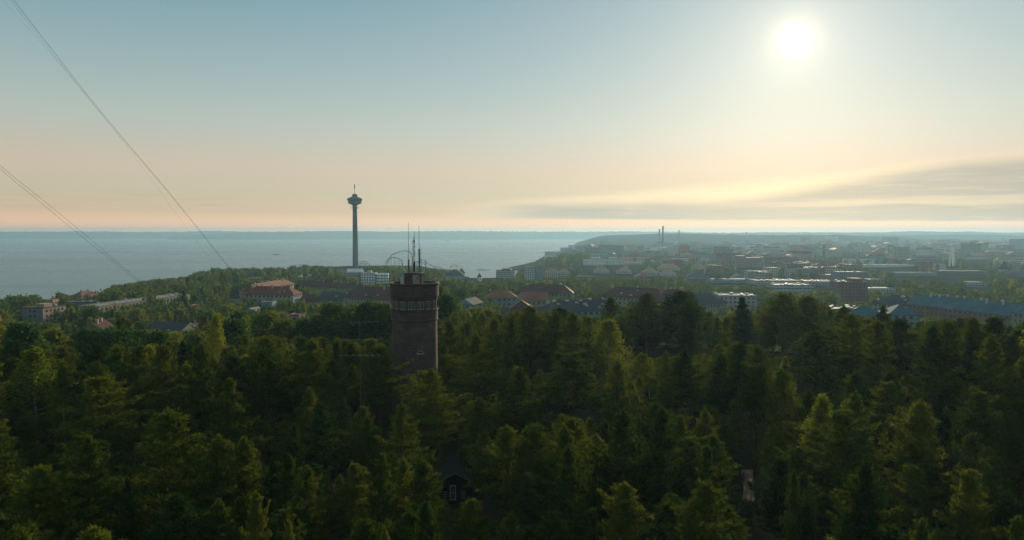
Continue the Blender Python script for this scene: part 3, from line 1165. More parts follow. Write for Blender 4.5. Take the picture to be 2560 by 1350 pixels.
# left: blocks among the trees
_c = at(107, 772, 402)
_b = building('apartment_block', 'four-storey block with pink sunlit side and shade-greyed end wall at the photo left edge', 'building', GL,
         _c.x - 5.59, _c.y + 9.49, h1(_c.x, _c.y), 14, 17, _c.z - h1(_c.x, _c.y), R(-9), 'pink', 'flat', 'felt', near=True, house=[(0.05, -.40, .46, -.05, 2.6)], vents=7, pitch=2.9, blank=True)
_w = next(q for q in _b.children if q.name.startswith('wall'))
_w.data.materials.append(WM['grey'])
_w.data.polygons[0].material_index = 1  # end wall coloured grey to paint in the shade on it
PROTECT.append((50, 750, 165, 812, 402))
wing('long low white-edged slab block whose sunlit side slants up between the left trees', (243, 768, 403), (475, 737, 486), 13, 'beige', 'flat', 'metal', near=True, vents=9, vis=8, group=GL)
blk('grey flat-roofed end block sunk in trees left of the long slanting slab', 172, 238, 757, 470, 14, 'grey', yaw=14, vents=2, vis=10, group=GL)
blk('stepped pink villa block poking above trees near the lake', 180, 205, 738, 600, 18, 'pink', 'hip', 'rust', yaw=-8, rh=3, vis=14, chim=2, group=GL)
blk('pinkish terrace house beside the stepped villa block near the lake', 207, 228, 741, 590, 12, 'pink', 'gable', 'rust', yaw=-12, rh=3, vis=14, chim=2, group=GL)
blk('small pink house half behind the pink-sided block at left', 112, 132, 752, 520, 10, 'pink', 'flat', 'tan', vis=10, group=GL)
blk('low house with dark grey gabled roof and pale edges in the left trees', 350, 452, 832, 300, 14, 'pale', 'gable', 'navy', yaw=-16, rh=4.0, vis=1, vents=4, name='house', group=GL)
blk('house with a dull red roof hidden low in the left trees', 198, 262, 828, 290, 11, 'brown', 'gable', 'maroon', yaw=6, rh=3.5, vis=1, chim=2, name='house', group=GL)
blk('small house with rusty red roof just right of the dark gabled house', 452, 486, 826, 320, 10, 'brown', 'gable', 'rust', yaw=-30, rh=3, vis=4, chim=1, name='house', group=GL)
blk('short pale banded block in a tree gap left of the red-roofed courtyard', 572, 597, 745, 560, 14, 'cream', 'flat', 'felt', yaw=-14, vis=22, banded=True, near=False, group=GL)
blk('narrow cream garden wall building low between the left trees', 474, 492, 766, 450, 8, 'cream', 'flat', 'tan', vis=7, group=GL)
blk('flat beige roof showing as a thin line above shore trees', 618, 652, 695, 900, 16, 'beige', 'flat', 'tan', vis=6, group=GL)
blk('white villa tip among the shore trees right of centre left', 744, 752, 688, 1000, 10, 'white', 'flat', 'metal', vis=8, name='house', group=GL)
blk('small cream house with pink roof among the rounded shore trees', 764, 776, 691, 960, 10, 'cream', 'gable', 'tan', rh=3, vis=8, name='house', group=GL)
# red roofed courtyard
GR = 'red-roofed wings of the courtyard'
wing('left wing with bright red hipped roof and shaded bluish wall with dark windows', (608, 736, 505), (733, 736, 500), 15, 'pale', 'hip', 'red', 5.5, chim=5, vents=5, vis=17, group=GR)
wing('sunlit pink-gabled red wing running back behind the left courtyard wing', (640, 722, 560), (735, 712, 640), 14, 'pink', 'hip', 'rust', 4.5, chim=6, vis=8, group=GR)
wing('back wing with long dark maroon roof closing the courtyard', (735, 717, 660), (905, 718, 610), 14, 'blue', 'hip', 'maroon', 4.5, chim=7, vis=12, group=GR)
wing('front courtyard wing with broad maroon roof and pale green-grey wall left of the lookout tower', (858, 745, 500), (985, 745, 470), 17, 'cream', 'hip', 'maroon', 7.5, chim=2, vents=3, vis=20, group=GR)
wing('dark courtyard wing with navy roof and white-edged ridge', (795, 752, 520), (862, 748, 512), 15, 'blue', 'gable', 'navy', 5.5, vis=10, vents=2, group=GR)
wing('link wing with dark red roof between the courtyard and the forest trees', (725, 748, 508), (798, 752, 518), 13, 'brown', 'hip', 'maroon', 4.5, chim=3, vis=8, group=GR)
blk('small pale-blue glass-roofed shed in front of the left courtyard wing', 608, 640, 780, 420, 10, 'blue', 'gable', 'metal', yaw=-10, rh=2.5, vis=6, name='shed', cat='shed')
blk('pale low annex below the left courtyard wing', 652, 680, 757, 460, 9, 'blue', 'flat', 'metal', vis=18, name='annex')
blk('low hut with pink end wall behind the bright green birches', 724, 748, 790, 330, 9, 'pink', 'flat', 'brownroof', vis=16, name='house')


def round_block():
    Y = 800
    a, b = at(902, 686, Y), at(969, 686, Y)
    k = Y / FPX
    cx = (a.x + b.x) / 2
    z0 = h1(cx, Y)
    h = a.z - z0
    t = thing('round_block', 'white block with rounded drum end beyond the maroon roofs', 'building', (cx, Y, z0))
    m = MB()
    m.lathe([(17 * k, -4), (17 * k, h), (16.4 * k, h + .8), (16.4 * k, h), (0, h - .1)], 40, 16 * k, 20 * k)
    m.obj('drum_wall', WFB['white'], t)
    m = MB()
    m.box(-34 * k, 3 * k, -4, 2 * k, 34 * k, h + 1.2)
    m.obj('wall', WFM['white'], t)
    m = MB()
    m.box(-34.4 * k, 2.6 * k, h + 1.21, 2.4 * k, 34.4 * k, h + 1.8)
    m.obj('roof', RM['metal'], t)
    m = MB()
    m.box(-20 * k, 14 * k, h + 1.81, -10 * k, 24 * k, h + 4)
    m.obj('roof_house', WM['white'], t)
    FOOT.append((cx, Y + 20 * k, 35 * k, 20 * k, 0))
    PROTECT.append((900, 680, 971, 713, Y))


round_block()
blk('low pavilion with one shining curved metal roof at the foot of the tall observation tower', 868, 905, 684, 1120, 24, 'blue', 'gable', 'metal', yaw=8, rh=5, near=False, vis=9, name='pavilion', rmat=mat('polished_roof', (0.5, 0.5, 0.5), 0.28, 0.1, 0.1, metallic=0.6))
blk('low flat grey pavilion beside the shining curved roof', 843, 868, 678, 1150, 22, 'grey', 'flat', 'felt', near=False, vis=8, name='pavilion')
# centre
GC = 'housing on the far side of the inlet'
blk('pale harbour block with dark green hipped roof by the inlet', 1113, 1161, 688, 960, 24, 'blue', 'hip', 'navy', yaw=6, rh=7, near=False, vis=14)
blk('slim turreted pale house with needle finial at the inlet bank', 1193, 1204, 692, 880, 9, 'white', 'hip', 'felt', rh=5, near=False, vis=14, name='house')
blk('grey eight-storey block with dark top by the inlet', 1240, 1286, 677, 1080, 22, 'grey', 'flat', 'navy', yaw=-12, near=False, vis=22, house=[(-.2, -.3, .25, .3, 3.5)], group=GC)
blk('taller light block with one dark stairwell stripe beside the inlet housing', 1313, 1336, 669, 960, 20, 'pale', 'flat', 'metal', near=False, vis=34, group=GC)
blk('bluish twin of the light stairwell block, joined on its right', 1337, 1358, 667, 975, 18, 'blue', 'flat', 'felt', near=False, vis=34, group=GC)
blk('cream block with two tan hipped roofs near the inlet', 1363, 1396, 681, 1000, 16, 'beige', 'hip', 'tan', rh=5, near=False, vis=18, chim=1, group=GC)
blk('cream tan-roofed block adjoining the double-roofed one', 1397, 1426, 681, 1010, 16, 'beige', 'hip', 'tan', rh=5, near=False, vis=18, chim=1, group=GC)
blk('waterfront tower block at the tip of the wooded park', 1362, 1388, 630, 2050, 30, 'pale', 'flat', 'metal', yaw=-25, near=False, vis=16, group=GC)
blk('hazy slab block above the park trees nearest the water', 1402, 1432, 620, 2700, 30, 'grey', 'flat', 'felt', near=False, vis=12, group=GC)
blk('long pale slab on the skyline shore left of the dark stepped blocks', 1422, 1470, 614, 3000, 40, 'pale', 'flat', 'metal', near=False, vis=8, group=GC)
blk('dark stepped block, low left part of the trio behind the white high-rises', 1461, 1496, 620, 2150, 30, 'dark', 'flat', 'felt', near=False, vis=16, group=GC)
blk('dark stepped block, middle of the trio behind the white high-rises', 1497, 1518, 614, 2180, 30, 'grey', 'flat', 'felt', near=False, vis=18, group=GC)
blk('dark stepped block, tall right part of the trio behind the white high-rises', 1519, 1557, 613.5, 2120, 30, 'dark', 'flat', 'metal', near=False, vis=20, group=GC)
blk('white high-rise with dark balcony stripe, left of the matching pair', 1458, 1511, 648, 1420, 22, 'white', 'flat', 'metal', yaw=-4, near=False, vis=30, house=[(-.1, -.3, .3, .3, 3)])
blk('white high-rise with dark balcony stripe, right of the matching pair', 1514, 1562, 647, 1440, 22, 'white', 'flat', 'metal', yaw=-4, near=False, vis=30, house=[(-.3, -.3, .1, .3, 3)])
blk('white-and-grey striped office right of the white high-rise pair', 1567, 1606, 661, 1480, 30, 'white', 'flat', 'metal', near=False, vis=14, banded=True)
GT = 'tan-roofed town houses'
for (l, x0, x1, y, Y) in (('left small tan-roofed house under the white high-rises', 1488, 1524, 682, 1130), ('tan hipped roof shining just right of the striped office foot', 1545, 1580, 681, 1120),
                          ('brightest tan hipped roof in the row of town houses', 1610, 1645, 680, 1110), ('tan hipped roof house next to a dark long roof', 1655, 1690, 685, 1080),
                          ('broad tan-roofed block set behind the tan hipped row', 1648, 1700, 674, 1220), ('small tan roof left of the brown hotel slab', 1736, 1762, 677, 1250)):
    blk(l, x0, x1, y, Y, 20, 'pale', 'hip', 'tan', rh=7, near=False, vis=12, chim=3, name='town_house', group=GT)
blk('long low roof in shade between the tan houses and the brown hotel slab', 1718, 1775, 692, 1000, 20, 'blue', 'hip', 'navy', rh=5, near=False, vis=18)
blk('green-edged low hall right of the shaded long roof', 1780, 1888, 706, 900, 22, 'blue', 'flat', 'navy', near=False, vis=12, vents=4)
blk('pale pavilion gable below the brown hotel slab', 1836, 1858, 692, 980, 14, 'pale', 'gable', 'metal', rh=4, near=False, vis=8, name='pavilion')
# centre right, near
blk('long hall with dark hipped roof and dim cream wall in the tree belt', 1290, 1432, 733, 545, 18, 'cream', 'hip', 'maroon', yaw=-6, rh=6.5, vis=14, chim=1, vents=2)
blk('low block with brick-red hipped roof in front of the dark hipped hall', 1216, 1294, 744, 460, 16, 'blue', 'hip', 'rust', yaw=5, rh=4.5, vis=16, vents=2)
blk('salmon sloped-roof hall right of the brick-red hipped roof', 1308, 1374, 752, 420, 15, 'cream', 'gable', 'rust', yaw=9, rh=5, vis=5)
blk('bluish house with pale gable among the trees right of the lookout tower', 1184, 1206, 758, 400, 10, 'blue', 'gable', 'felt', yaw=70, rh=3, vis=22, name='house')
blk('maroon-roofed low wing peeping over the pines below the salmon hall', 1278, 1330, 770, 350, 12, 'brown', 'hip', 'maroon', rh=3.5, vis=8)
wing('navy low-pitched roof with a row of pale vents just above the pines', (1378, 776, 330), (1560, 776, 345), 17, 'blue', 'hip', 'navy', 4.5, vents=16, vis=22, group=None)
wing('long school-like block with plum roof, left part with cream pilastered wall', (1502, 741, 500), (1655, 747, 470), 17, 'cream', 'hip', 'maroon', 6.5, chim=1, vents=4, vis=26)
wing('right continuation of the plum-roofed block with chimneys along the ridge', (1655, 747, 472), (1735, 744, 478), 16, 'cream', 'hip', 'maroon', 5.5, chim=6, vis=22)
wing('navy hipped roof block with cream wall above the tallest pines', (1722, 764, 400), (1818, 757, 430), 17, 'cream', 'hip', 'navy', 5.5, vis=12)
blk('pale flat institutional block with blue end wall above the pines', 1795, 1892, 741, 540, 26, 'pale', 'flat', 'felt', yaw=-7, vis=34, vents=17, pitch=3.4)
blk('low grey shed roof with white edges behind the pine tops', 1640, 1690, 770, 380, 12, 'grey', 'flat', 'metal', vis=8, vents=4, name='shed', cat='shed')
# brown hotel and town centre right
blk('large brown hotel slab with one dark vertical stripe', 1841, 1904, 645, 1300, 30, 'brown', 'flat', 'tan', yaw=-7, near=False, vis=36, house=[(-.45, -.4, -.1, .4, 4)])
blk('long pale office complex with window rows under the glinting roofs', 1890, 2012, 703, 860, 40, 'pale', 'flat', 'felt', near=False, vis=16, vents=22)
blk('bluish continuation of the pale office complex, right of it', 2013, 2098, 705, 850, 40, 'blue', 'flat', 'felt', near=False, vis=24, vents=18, banded=True)
blk('low dark teal hall in front of the pale office complex', 1938, 2034, 714, 700, 24, 'blue', 'flat', 'navy', near=False, vis=18, banded=True, vents=16)
blk('dark brick tower block with bright roof edges and shaded front', 2099, 2169, 706, 640, 22, 'brick', 'flat', 'metal', yaw=-4, near=True, vis=52, house=[(.0, -.3, .4, .3, 3.4)], vents=6)
blk('dark flat block right behind the dark brick tower block', 2098, 2170, 681, 930, 24, 'dark', 'flat', 'metal', near=False, vis=14, vents=8)
blk('small rooftop-lit block between the dark block and the slim dark chimney', 2062, 2096, 688, 960, 20, 'brown', 'flat', 'tan', near=False, vis=10)
blk('stepped bright-roofed hall right of the dark brick tower block', 2172, 2208, 700, 880, 26, 'brown', 'flat', 'metal', near=False, vis=8, vents=5)
blk('long white flat blocks strip under the hazy skyline', 2160, 2286, 667, 1350, 26, 'white', 'flat', 'metal', near=False, vis=12, banded=True)
blk('teal slab left of the white twin-legged tower foot', 2240, 2345, 692, 1050, 22, 'blue', 'flat', 'felt', near=False, vis=12, banded=True)
blk('dark teal stepped office under the white twin-legged tower', 2352, 2470, 686, 1120, 28, 'dark', 'flat', 'felt', near=False, vis=20, banded=True)
blk('striped blue office half sunk in the right park trees', 2422, 2470, 707, 860, 22, 'blue', 'flat', 'metal', near=False, vis=24, banded=True)
blk('pale high block in haze right of the white twin-legged tower', 2422, 2474, 645, 1750, 24, 'beige', 'flat', 'metal', near=False, vis=22)
blk('pale high block in haze left of the white twin-legged tower', 2292, 2338, 637, 2000, 24, 'pale', 'flat', 'metal', near=False, vis=18)
blk('dim brick tower with green cap near the photo right edge', 2509, 2524, 673, 1100, 12, 'beige', 'hip', 'navy', rh=12, near=False, vis=22, name='clock_tower', cat='tower')
blk('dark long roof block beside the green-capped tower at the right edge', 2526, 2600, 682, 1080, 24, 'dark', 'hip', 'felt', rh=4, near=False, vis=16)
blk('dark high-rise ghosting in haze at the right photo edge', 2540, 2575, 598, 2700, 34, 'grey', 'flat', 'felt', near=False, vis=40)
blk('square dark high-rise far right of the power plant chimneys', 1725, 1742, 606, 2900, 30, 'dark', 'flat', 'felt', near=False, vis=20)
blk('hazy power plant hall around the tallest chimney', 1636, 1688, 612, 3000, 50, 'grey', 'flat', 'felt', near=False, vis=12, name='power_plant', house=[(-.4, -.4, -.1, .4, 16), (.1, -.4, .4, .4, 10)])
blk('pale boiler house right of the power plant hall', 1690, 1716, 608, 3100, 50, 'blue', 'gable', 'metal', rh=9, near=False, vis=12, name='power_plant')
blk('grey villa block on the wooded shore ridge near the far water', 1500, 1520, 606, 3600, 30, 'grey', 'hip', 'felt', rh=8, near=False, vis=6)
blk('low flat white-roofed hall at the lake end of the wooded ridge', 1535, 1556, 611, 3000, 30, 'pale', 'flat', 'metal', near=False, vis=6)
# long blue roofed brick building on the right
GB = 'long blue-roofed brick row'
wing('navy-roofed plastered end block adjoining the long blue roof', (2180, 757, 470), (2268, 763, 448), 19, 'cream', 'hip', 'navy', 5.5, vis=28, vents=5)
wing('long brick block with teal blue metal roof and rows of pale windows at right', (2268, 764, 446), (2530, 783, 380), 17, 'brick', 'gable', 'bluemetal', 6.0, chim=9, vis=34)
wing('pale end section of the blue-roofed block cut by the right photo edge', (2530, 783, 379.5), (2640, 792, 352), 17, 'cream', 'gable', 'bluemetal', 6.0, chim=3, vis=20)
blk('low pavilion with blue hipped roof among the pines under the navy-roofed block', 2225, 2295, 786, 330, 14, 'blue', 'hip', 'bluemetal', yaw=-8, rh=4, vis=10, name='pavilion')
blk('second blue hipped pavilion roof, smaller, left of the larger one', 2150, 2215, 788, 335, 12, 'blue', 'hip', 'bluemetal', yaw=12, rh=4, vis=6, name='pavilion')
blk('dark flat-roofed block with white roof boxes above the right pines', 2084, 2168, 775, 400, 15, 'dark', 'flat', 'navy', vis=10, vents=9)
blk('pale low hall between the brick tower block and blue roofs', 2172, 2240, 722, 720, 22, 'pale', 'flat', 'metal', near=False, vis=10)


# ------------------------------------------------------------------ the rest of the town, block by block
LAND = [('pink-sided block', 107), ('slanting slab block', 360), ('courtyard red roofs', 670), ('tall observation tower', 888), ('lookout tower', 1037), ('grey inlet block', 1262),
        ('white high-rise pair', 1512), ('tallest chimney', 1657), ('brown hotel slab', 1872), ('slim dark chimney', 2060), ('white twin-legged tower', 2378)]
_T = ['first', 'second', 'third', 'fourth', 'fifth', 'sixth', 'seventh', 'eighth', 'ninth']
ORD = ['first', 'second', 'third', 'fourth', 'fifth', 'sixth', 'seventh', 'eighth', 'ninth', 'tenth', 'eleventh', 'twelfth', 'thirteenth', 'fourteenth', 'fifteenth',
       'sixteenth', 'seventeenth', 'eighteenth', 'nineteenth', 'twentieth'] + ['twenty-' + q for q in _T] + ['thirtieth'] + ['thirty-' + q for q in _T] + ['fortieth'] + ['forty-' + q for q in _T]


def ordinal(i):
    return ORD[i] if i < len(ORD) else 'later'


def near_land(px, marks):
    b = min(marks, key=lambda m: abs(m[1] - px))
    return b


FILL = []


def fill_town():
    r = random.Random(11)
    walls = ['pale', 'cream', 'grey', 'beige', 'white', 'brown', 'blue', 'pink', 'brick']
    wn = dict(pale='pale', cream='cream', grey='grey', beige='beige', white='white', brown='brown', blue='bluish', pink='pinkish', brick='brick')
    pts = [(f[0], f[1], max(f[2], f[3])) for f in FOOT]
    tries = 0
    spec = []
    while len(spec) < 300 and tries < 30000:
        tries += 1
        Y = math.exp(r.uniform(math.log(780), math.log(4300)))
        px = r.uniform(1430, 2640)
        if Y > 3000 and px < 1640:
            continue
        if Y > 3600 and 1640 < px < 2000:
            continue
        x = (px - 1280) / FPX * Y
        if shore_d(x, Y) < 60:
            continue
        w, d = r.uniform(20, 75), r.uniform(13, 22)
        if r.random() < .25:
            w = r.uniform(16, 24)
        h = r.choice([12, 12, 15, 15, 18, 18, 21]) + (r.random() < .08) * 14
        if Y < 1300:
            h = min(h, 15)
        rad = max(w, d) * 0.5
        if any(math.hypot(x - a, Y - b) < (rad + c) * .92 for a, b, c in pts):
            continue
        z0 = h1(x, Y)
        # keep the things that show in the photograph in view
        e0, e1 = proj(x - w / 2, Y, z0 + h + 3), proj(x + w / 2, Y, z0 + h + 3)
        if any(Y < P[4] and e0[0] < P[2] and e1[0] > P[0] and e0[1] < P[3] - 10 for P in PROTECT):
            continue
        pts.append((x, Y, rad))
        rf = r.choice(['flat'] * 6 + ['hip', 'gable', 'hip'])
        rc = r.choice(['felt', 'metal', 'metal', 'felt', 'navy']) if rf == 'flat' else r.choice(['maroon', 'rust', 'tan', 'tan', 'rust', 'red'])
        spec.append([px, Y, x, z0, w, d, h, r.gauss(-0.14, .10) + (math.pi / 2 if r.random() < .2 else 0), r.choice(walls), rf, rc])
    print('town fill', len(spec))
    rown = {'felt': 'dull grey', 'metal': 'shiny metal', 'navy': 'dark', 'maroon': 'maroon', 'rust': 'rust-red', 'tan': 'tan', 'red': 'red'}
    marks = [m for m in LAND if m[1] > 1400]
    buckets = {}
    for s in spec:
        m = near_land(s[0], marks)
        side = 'left' if s[0] < m[1] else 'right'
        zone = 'near' if s[1] < 1300 else 'middle' if s[1] < 2200 else 'hazy far'
        buckets.setdefault((m[0], side, zone, wn[s[8]], rown[s[10]], s[9]), []).append((abs(s[0] - m[1]), s))
    for (mn, side, zone, w_, r_, k), lst in buckets.items():
        lst.sort(key=lambda q: q[0])
        for i, (_, s) in enumerate(lst):
            px, Y, x, z0, w, d, h, yaw, wa, rf, rc = s
            o = (ordinal(i) + ' ') if len(lst) > 1 else ''
            kind = 'tower' if h > 22 else 'block'
            lab = f'{o}{w_} {kind}, {r_} {"flat" if k == "flat" else "pitched"} roof, {side} of the {mn}, {zone} town'
            building('town_building', lab, 'building', 'blocks of the distant town', x, Y, z0, w, d, h, yaw, wa, rf, rc, r.uniform(3, 6),
                     banded=r.random() < .3, vents=r.randint(3, 8) if Y < 1700 else r.randint(1, 4), chim=1 if rf != 'flat' and Y < 1700 else 0, seed=int(px))  # extra glossy vents added so these roofs sparkle in the sun


fill_town()

# ------------------------------------------------------------------ trees


def tri_mesh(name, V, m, sides):
    """V: (faces, sides, 3)"""
    n = len(V)
    me = bpy.data.meshes.new(name)
    me.vertices.add(n * sides)
    me.vertices.foreach_set('co', V.reshape(-1).astype(np.float32))
    me.loops.add(n * sides)
    me.loops.foreach_set('vertex_index', np.arange(n * sides, dtype=np.int32))
    me.polygons.add(n)
    me.polygons.foreach_set('loop_start', (np.arange(n) * sides).astype(np.int32))
    me.materials.append(m)
    me.update(calc_edges=True)
    return me


def unit(a):
    return a / np.maximum(np.linalg.norm(a, axis=-1, keepdims=True), 1e-6)


def blades(cent, axis, r, n, length, width, spread):
    """n thin leaves from every tuft centre, fanning round its axis"""
    m = len(cent)
    d = unit(axis[:, None, :] + r.normal(0, spread, (m, n, 3)))
    L = length * r.uniform(0.7, 1.25, (m, n, 1))
    side = unit(np.cross(d, r.normal(0, 1, (m, n, 3)))) * width
    c = cent[:, None, :] + r.normal(0, 0.05, (m, n, 3))
    b0, b1, tip = c - side * 0.5, c + side * 0.5, c + d * L
    return np.stack([b0, b1, tip], 2).reshape(-1, 3, 3)


def leaves(cent, r, n, size, droop=0.0, scatter=0.3):
    m = len(cent)
    c = cent[:, None, :] + r.normal(0, scatter, (m, n, 3)) * np.array([1, 1, 0.8])
    c[..., 2] -= droop * r.uniform(0, 1, (m, n))
    u = unit(r.normal(0, 1, (m, n, 3)))
    v = unit(np.cross(u, r.normal(0, 1, (m, n, 3))))
    s = size * r.uniform(0.6, 1.3, (m, n, 1))
    return np.stack([c - u * s * .5, c + v * s * .32, c + u * s * .5, c - v * s * .32], 2).reshape(-1, 4, 3)


def pine_parts(seed, detail=1.0, conical=0.5, hc=10.5, Rm=3.0, ht=18.0):
    r = np.random.default_rng(seed)
    z0 = ht - hc
    cent, axis, limbs = [], [], []
    z = z0
    ph = r.uniform(0, 6.28, 4)
    while z < ht - 0.35:
        t = (z - z0) / hc
        prof = (1 - t) ** (0.36 + 0.42 * conical) * min(1.0, ((1 - t) / .34)) ** .45 * (0.62 + 0.38 * min(1, t / 0.2))
        nb = int(r.integers(4, 7)) if t < .85 else 5
        a0 = r.uniform(0, 6.28)
        for k in range(nb):
            a = a0 + 6.283 * k / nb + r.normal(0, .25)
            lump = 1 + 0.30 * math.sin(2 * a + ph[0] + z * .45) + 0.24 * math.sin(3 * a + ph[1] - z * .9)
            L = Rm * prof * lump * r.uniform(.72, 1.15) + 0.22
            if r.random() < .10:
                L *= .55
            el = math.radians(-6 + 56 * t ** 1.4 + r.normal(0, 9))
            dirv = np.array([math.cos(a) * math.cos(el), math.sin(a) * math.cos(el), math.sin(el)])
            base = np.array([0, 0, z])
            limbs.append((base, base + dirv * L * .9))
            s = max(.25, .55 - .25 * (L < 1))
            perp = np.array([-math.sin(a), math.cos(a), 0])
            dist = L * .32
            while dist <= L:
                f = dist / L
                wid = 0.16 + 0.42 * L * .35 * math.sin(math.pi * min(1, .25 + .72 * f))
                nt = max(2, int((2.5 + 7.5 * wid) * detail))
                for _ in range(nt):
                    o = perp * r.normal(0, wid) + np.array([0, 0, 1]) * (abs(r.normal(0, .15)) + .12 * f * f * L * .5)
                    p = base + dirv * (dist + r.normal(0, .12)) + o
                    p[2] += (.40 * (.25 + t) * (1 - t) ** .5 * f * f - .12 * f * (1 - t)) * L
                    cent.append(p)
                    axis.append(unit(dirv * .65 + np.array([0, 0, .95]) + perp * np.sign(np.dot(o, perp)) * .25))
                dist += .42
        z += r.uniform(.42, .78) * (1.0 if t < .8 else .6)
    for i in range(int(10 * detail) + 3):
        cent.append(np.array([r.normal(0, .08), r.normal(0, .08), ht - .55 + i * .055]))
        axis.append(np.array([0, 0, 1.0]))
    return np.array(cent), np.array(axis), limbs


def trunk_mesh(name, m, ht, r0, limbs, every=3, lr=0.05, top=0.97):
    b = MB()
    rr = random.Random(int(ht * 10))
    pts = [(rr.uniform(-.06, .06) * i * .4, rr.uniform(-.06, .06) * i * .4, ht * top * i / 6 - (0.6 if i == 0 else 0)) for i in range(7)]
    b.tube(pts, r0, 8, r0 * .16)
    for i, (p, q) in enumerate(limbs):
        if i % every == 0:
            mid = (p + q) / 2 + np.array([0, 0, -.06 * np.linalg.norm(q - p)])
            b.tube([tuple(p), tuple(mid), tuple(q)], lr, 4, lr * .3)
    return b.mesh(name, m)


def make_pine(i, conical, m=PINE, hc=10.5, Rm=3.0, bark=PBARK):
    c, a, l = pine_parts(100 + i, 1.0, conical, hc, Rm)
    r = np.random.default_rng(i)
    T = blades(c, a, r, 9, .40, .105, .52)
    return tri_mesh('pine_crown', T, m, 3), trunk_mesh('pine_trunk', bark, 18, .22, l)


def far_pine(i, conical, m=PINE, hc=10.5, Rm=3.0):
    c, a, l = pine_parts(100 + i, .45, conical, hc, Rm)
    r = np.random.default_rng(i)
    return blades(c, a, r, 5, .62, .20, .55)


def lumpy(r, n, H0, H1, Rm, shape):
    """random leaf-clump centres through a lumpy crown; shape(t) is the radius profile"""
    lob = [(r.uniform(0, 1), r.uniform(0, 6.28)) for _ in range(9)]
    out = []
    while len(out) < n:
        t = r.uniform(0, 1)
        a = r.uniform(0, 6.28)
        k = 1.0
        for (lt, la) in lob:
            k += .34 * math.exp(-((t - lt) / .16) ** 2 - (((a - la + 3.14) % 6.28 - 3.14) / .6) ** 2)
        k *= .78 + .12 * math.sin(3 * a + 9 * t)
        rad = Rm * shape(t) * k * math.sqrt(r.uniform(.12, 1))
        out.append((rad * math.cos(a), rad * math.sin(a), H0 + (H1 - H0) * t + r.normal(0, .15)))
    return np.array(out)


def crown_limbs(r, H0, H1, Rm, n=9):
    L = []
    for _ in range(n):
        z = r.uniform(H0 - 1.0, H0 + (H1 - H0) * .55)
        a = r.uniform(0, 6.28)
        l = Rm * r.uniform(.5, .9)
        p = np.array([0, 0, z])
        L.append((p, p + np.array([math.cos(a) * l, math.sin(a) * l, l * r.uniform(.5, 1.1)])))
    return L


def make_birch(i):
    r = np.random.default_rng(500 + i)
    sh = lambda t: (math.sin(math.pi * min(1, .12 + .88 * t)) ** .75) * (1.15 - .55 * t)
    c = lumpy(r, 560, 3.6, 16.6, 2.7, sh)
    q = leaves(c, r, 16, .28, .6, .30)
    return tri_mesh('birch_crown', q, BIRCH, 4), trunk_mesh('birch_trunk', BBARK, 17, .17, crown_limbs(r, 5, 16, 2.2, 12), 1, .05)


def broad_pts(i):
    r = np.random.default_rng(700 + i)
    kinds = [lambda t: math.sin(math.pi * (.10 + .86 * t)) ** .55, lambda t: math.sin(math.pi * (.06 + .90 * t ** .8)) ** .7 * (1.05 - .25 * t),
             lambda t: math.sin(math.pi * (.14 + .80 * t ** 1.2)) ** .6]
    return r, kinds[i % 3]


def make_broad(i):
    r, sh = broad_pts(i)
    c = lumpy(r, 420, 2.6, 13.0, 4.3, sh)
    q = leaves(c, r, 9, .62, .15, .42)
    return tri_mesh('broad_crown', q, BROAD, 4), trunk_mesh('broad_trunk', BARK, 12.2, .24, crown_limbs(r, 3.5, 12, 3.4, 10), 1, .08)


def far_broad(i):
    r, sh = broad_pts(i)
    c = lumpy(r, 120, 2.2, 13.0, 4.3, sh)
    return leaves(c, r, 4, 1.35, .1, .6)


PROTO = {
    'pine': [make_pine(i, k, hc=hc, Rm=Rm) for i, (k, hc, Rm) in enumerate([(.45, 10.5, 3.1), (.7, 11.0, 3.0), (.25, 9.5, 3.2), (.95, 12.0, 2.9), (.55, 11.0, 3.0), (.12, 9.0, 3.3), (.4, 10.0, 3.2), (.8, 11.5, 3.0), (.3, 10.5, 3.1)])],
    'spruce': [make_pine(20 + i, 1.15, SPRUCE, 14.0, 2.6, BARK) for i in range(2)],
    'birch': [make_birch(i) for i in range(4)],
    'broad': [make_broad(i) for i in range(6)],
}
NOM = {'pine': (18.0, 2.75), 'spruce': (18.0, 2.3), 'birch': (16.8, 2.5), 'broad': (13.0, 4.0)}
KNAME = {'pine': 'pine_tree', 'spruce': 'spruce_tree', 'birch': 'birch_tree', 'broad': 'broadleaf_tree'}
TREES = []     # dicts: kind, var, x, y, z, s, sx, rot, label?, hero
trnd = random.Random(23)


def add_tree(kind, x, y, h, width=None, label=None, group=None, var=None, zone='ridge', hero=False):
    H0, R0 = NOM[kind]
    s = h / H0
    sx = s * trnd.uniform(1.0, 1.42) if width is None else width / (2 * R0)
    TREES.append(dict(kind=kind, var=trnd.randrange(len(PROTO[kind])) if var is None else var, x=x, y=y, z=h1(x, y) - .1, h=h, s=s, sx=sx,
                      rot=trnd.uniform(0, 6.28), label=label, group=group, zone=zone, hero=hero))


